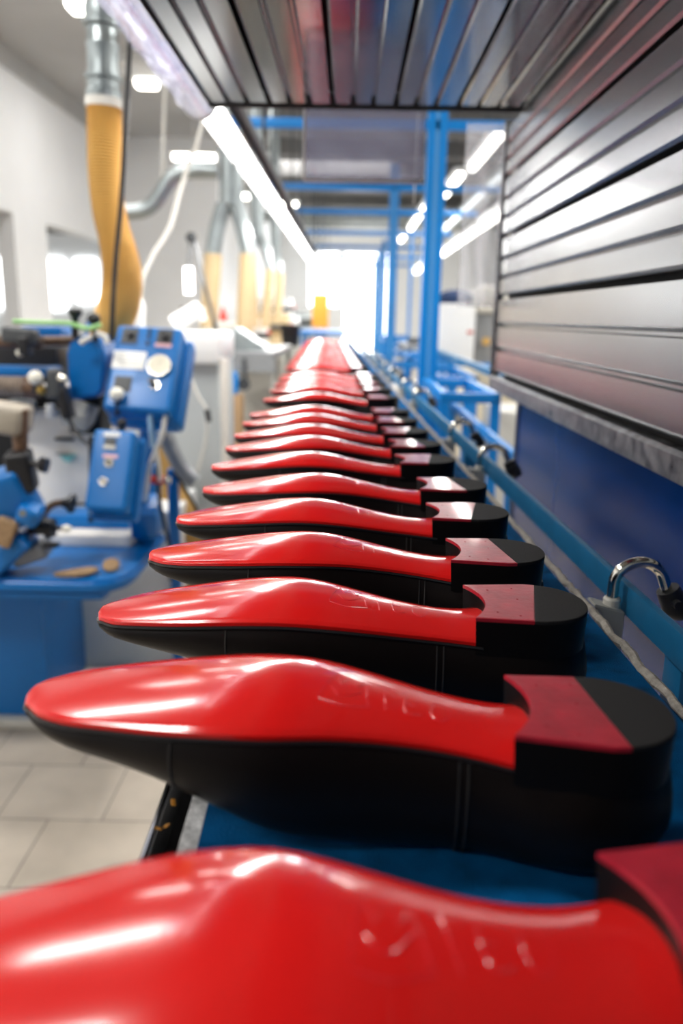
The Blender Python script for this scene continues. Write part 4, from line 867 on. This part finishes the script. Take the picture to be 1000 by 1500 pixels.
# worktable with machine, tins, lamp
t = thing('grey_worktable', 'grey steel worktable beyond the pale cabinet, left of the shoe row', 'table', (-0.55, 4.6, 0))
qbox('table_top', (-0.78, 4.4, 1.03), (-0.40, 5.6, 1.06), 'greymetal', t, 0.003); qbox('apron', (-0.78, 4.4, 0.95), (-0.40, 4.42, 1.03), 'greymetal', t)
for lx, ly in ((-0.77, 4.42), (-0.43, 4.42), (-0.77, 5.55), (-0.43, 5.55)): qbox('leg', (lx, ly, 0), (lx+0.03, ly+0.03, 1.03), 'greyplastic', t)
qbox('lower_shelf', (-0.76, 4.45, 0.55), (-0.42, 5.5, 0.57), 'cream', t); qbox('back_panel', (-0.78, 5.0, 0.1), (-0.42, 5.02, 1.0), 'cream', t)
t = thing('bench_press', 'slate-coloured sloping press on the grey worktable', 'machine', (-0.597, 4.700, 1.144))
bm = NB(); extrude_profile(bm, [((-0.720, 4.600, 1.088)[0], 1.06), ((-0.718, 4.600, 1.182)[0], 1.15), ((-0.629, 4.600, 1.202)[0], 1.19), ((-0.545, 4.600, 1.147)[0], 1.13), ((-0.461, 4.600, 1.100)[0], 1.08), ((-0.461, 4.600, 1.088)[0], 1.06)], 'Y', 4.5, 4.75); bmesh.ops.bevel(bm, geom=bm.edges[:], offset=0.008, segments=2, affect='EDGES'); obj('casting', bm, 'duct', t)
bm = NB(); lathe(bm, [(0.028, 0), (0.03, 0.01), (0.03, 0.10), (0.024, 0.115), (0.01, 0.12)], Matrix.Translation((-0.626, 4.350, 0.836)), 20); tag(obj('blue_canister', bm, 'blue2'), 'blue canister standing under the grey worktable', 'canister')
qs = thing('tin_stand', 'low stand carrying the canister under the worktable', 'stand', (-0.64, 4.35, 0)); qbox('column', ((-0.675, 4.350, 0.835)[0], 4.3, 0), ((-0.571, 4.350, 0.837)[0], 4.4, (-0.626, 4.350, 0.836)[2]), 'cork', qs, 0.004); qbox('blue_side', ((-0.704, 4.350, 0.834)[0], 4.28, 0), ((-0.675, 4.350, 0.835)[0], 4.4, (-0.625, 4.350, 0.898)[2]), 'blue2', qs)
bm = NB(); rod(bm, (-0.573, 4.400, 0.884), (-0.581, 4.460, 0.879), 0.035, seg=20); rod(bm, (-0.566, 4.380, 0.897), (-0.569, 4.380, 1.025), 0.012); tag(obj('dark_wheel', bm, 'darkgrey'), 'dark handwheel beside the blue canister', 'wheel')
t = thing('task_lamp', 'upright task lamp with bright tube and bent grey arm, above the pale cabinet', 'lamp', (-0.824, 4.200, 1.454))
qrod('tube', (-0.820, 4.200, 1.481), (-0.820, 4.200, 1.354), 0.022, 'lamp', t, seg=16); qrod('tube_cap', (-0.805, 4.200, 1.635), (-0.816, 4.200, 1.481), 0.010, 'greymetal', t)
qtube('arm', [(-0.805, 4.200, 1.626), (-0.776, 4.200, 1.571), (-0.745, 4.200, 1.423), (-0.735, 4.450, 1.212)], 0.010, 'greymetal', t); bm = NB(); ball(bm, (-0.802, 4.200, 1.626), 0.028); obj('joint', bm, 'darkgrey', t)
qbox('clamp', (-0.869, 4.200, 1.235), (-0.820, 4.300, 1.288), 'black', t, 0.005); qrod('lamp_stand', (-0.735, 4.450, 1.212), (-0.71, 4.45, 1.058), 0.012, 'darkgrey', t)
bm = NB(); lathe(bm, [(0.018, 0), (0.02, 0.03), (0.012, 0.05), (0.006, 0.08)], Matrix.Translation((-0.710, 4.600, 1.219)), 16); tag(obj('red_bottle', bm, 'redp'), 'small red bottle standing on the worktable machines', 'bottle')
bm = NB(); lathe(bm, [(0.07, 0), (0.085, 0.16), (0.09, 0.165), (0.09, 0.19), (0.085, 0.19)], Matrix.Translation((-0.507, 7.000, 0.996)), 24); tag(obj('black_bucket', bm, 'black'), 'black bucket left of the far bunch of shoes', 'bucket')
t = thing('bucket_stand', 'grey stand under the black bucket', 'stand', (-0.507, 7.000, 0.996)); p_ = Vector((-0.507, 7.000, 0.996)); qbox('column', (p_.x-0.1, 6.9, 0), (p_.x+0.1, 7.1, p_.z), 'greyplastic', t, 0.004)
# row of machines further along the left aisle
ml = [('cream machine below the nearest tan sleeves', 5.9, -1.15, -0.78, 1.20, 'cream'), ('pale machine below the second pair of tan sleeves', 7.6, -1.05, -0.72, 1.22, 'whitebody'), ('tan cabinet left of the black bucket', 9.2, -1.1, -0.62, 1.28, 'tanhose'), ('white machine near the far end of the left aisle', 11.5, -1.35, -0.75, 1.5, 'white'), ('grey machine under the long white window', 14.0, -1.3, -0.55, 1.32, 'duct')]
for lb, y, xa, xb, z, m in ml:
    t = thing('aisle_machine', lb, 'machine', ((xa+xb)/2, y, 0), 'machines along the left aisle')
    qbox('cabinet', (xa, y, 0), (xb, y+0.6, z-0.25), m, t, 0.015); qbox('head', (xa+0.04, y+0.1, z-0.25), (xb-0.08, y+0.5, z), m, t, 0.03)
    qrod('spindle', (xa+0.1, y+0.02, z-0.15), (xb-0.02, y+0.02, z-0.15), 0.03, 'darkgrey', t); bm = NB(); ball(bm, (xb-0.03, y, z-0.12), 0.02); obj('knob', bm, 'redp', t)
t = thing('orange_board', 'orange board standing near the far doorway', 'board', (-0.428, 12.000, 1.097)); p_ = (-0.431, 12.000, 1.388); qbox('panel', (p_[0]-0.12, 12, 1.1), (p_[0]+0.12, 12.03, 1.58), 'orange', t); qbox('stand', (p_[0]-0.1, 12.0, 0), (p_[0]+0.1, 12.05, 1.1), 'greymetal', t)
t = thing('far_table', 'blue-edged low table behind the end of the shoe row', 'table', (-0.3, 10.5, 0)); qbox('table_top', (-0.6, 9.6, 1.04), (0.05, 10.8, 1.09), 'blue', t); 
for lx in (-0.57, 0.0):
    for ly in (9.65, 10.7): qbox('leg', (lx, ly, 0), (lx+0.04, ly+0.04, 1.04), 'blue', t)
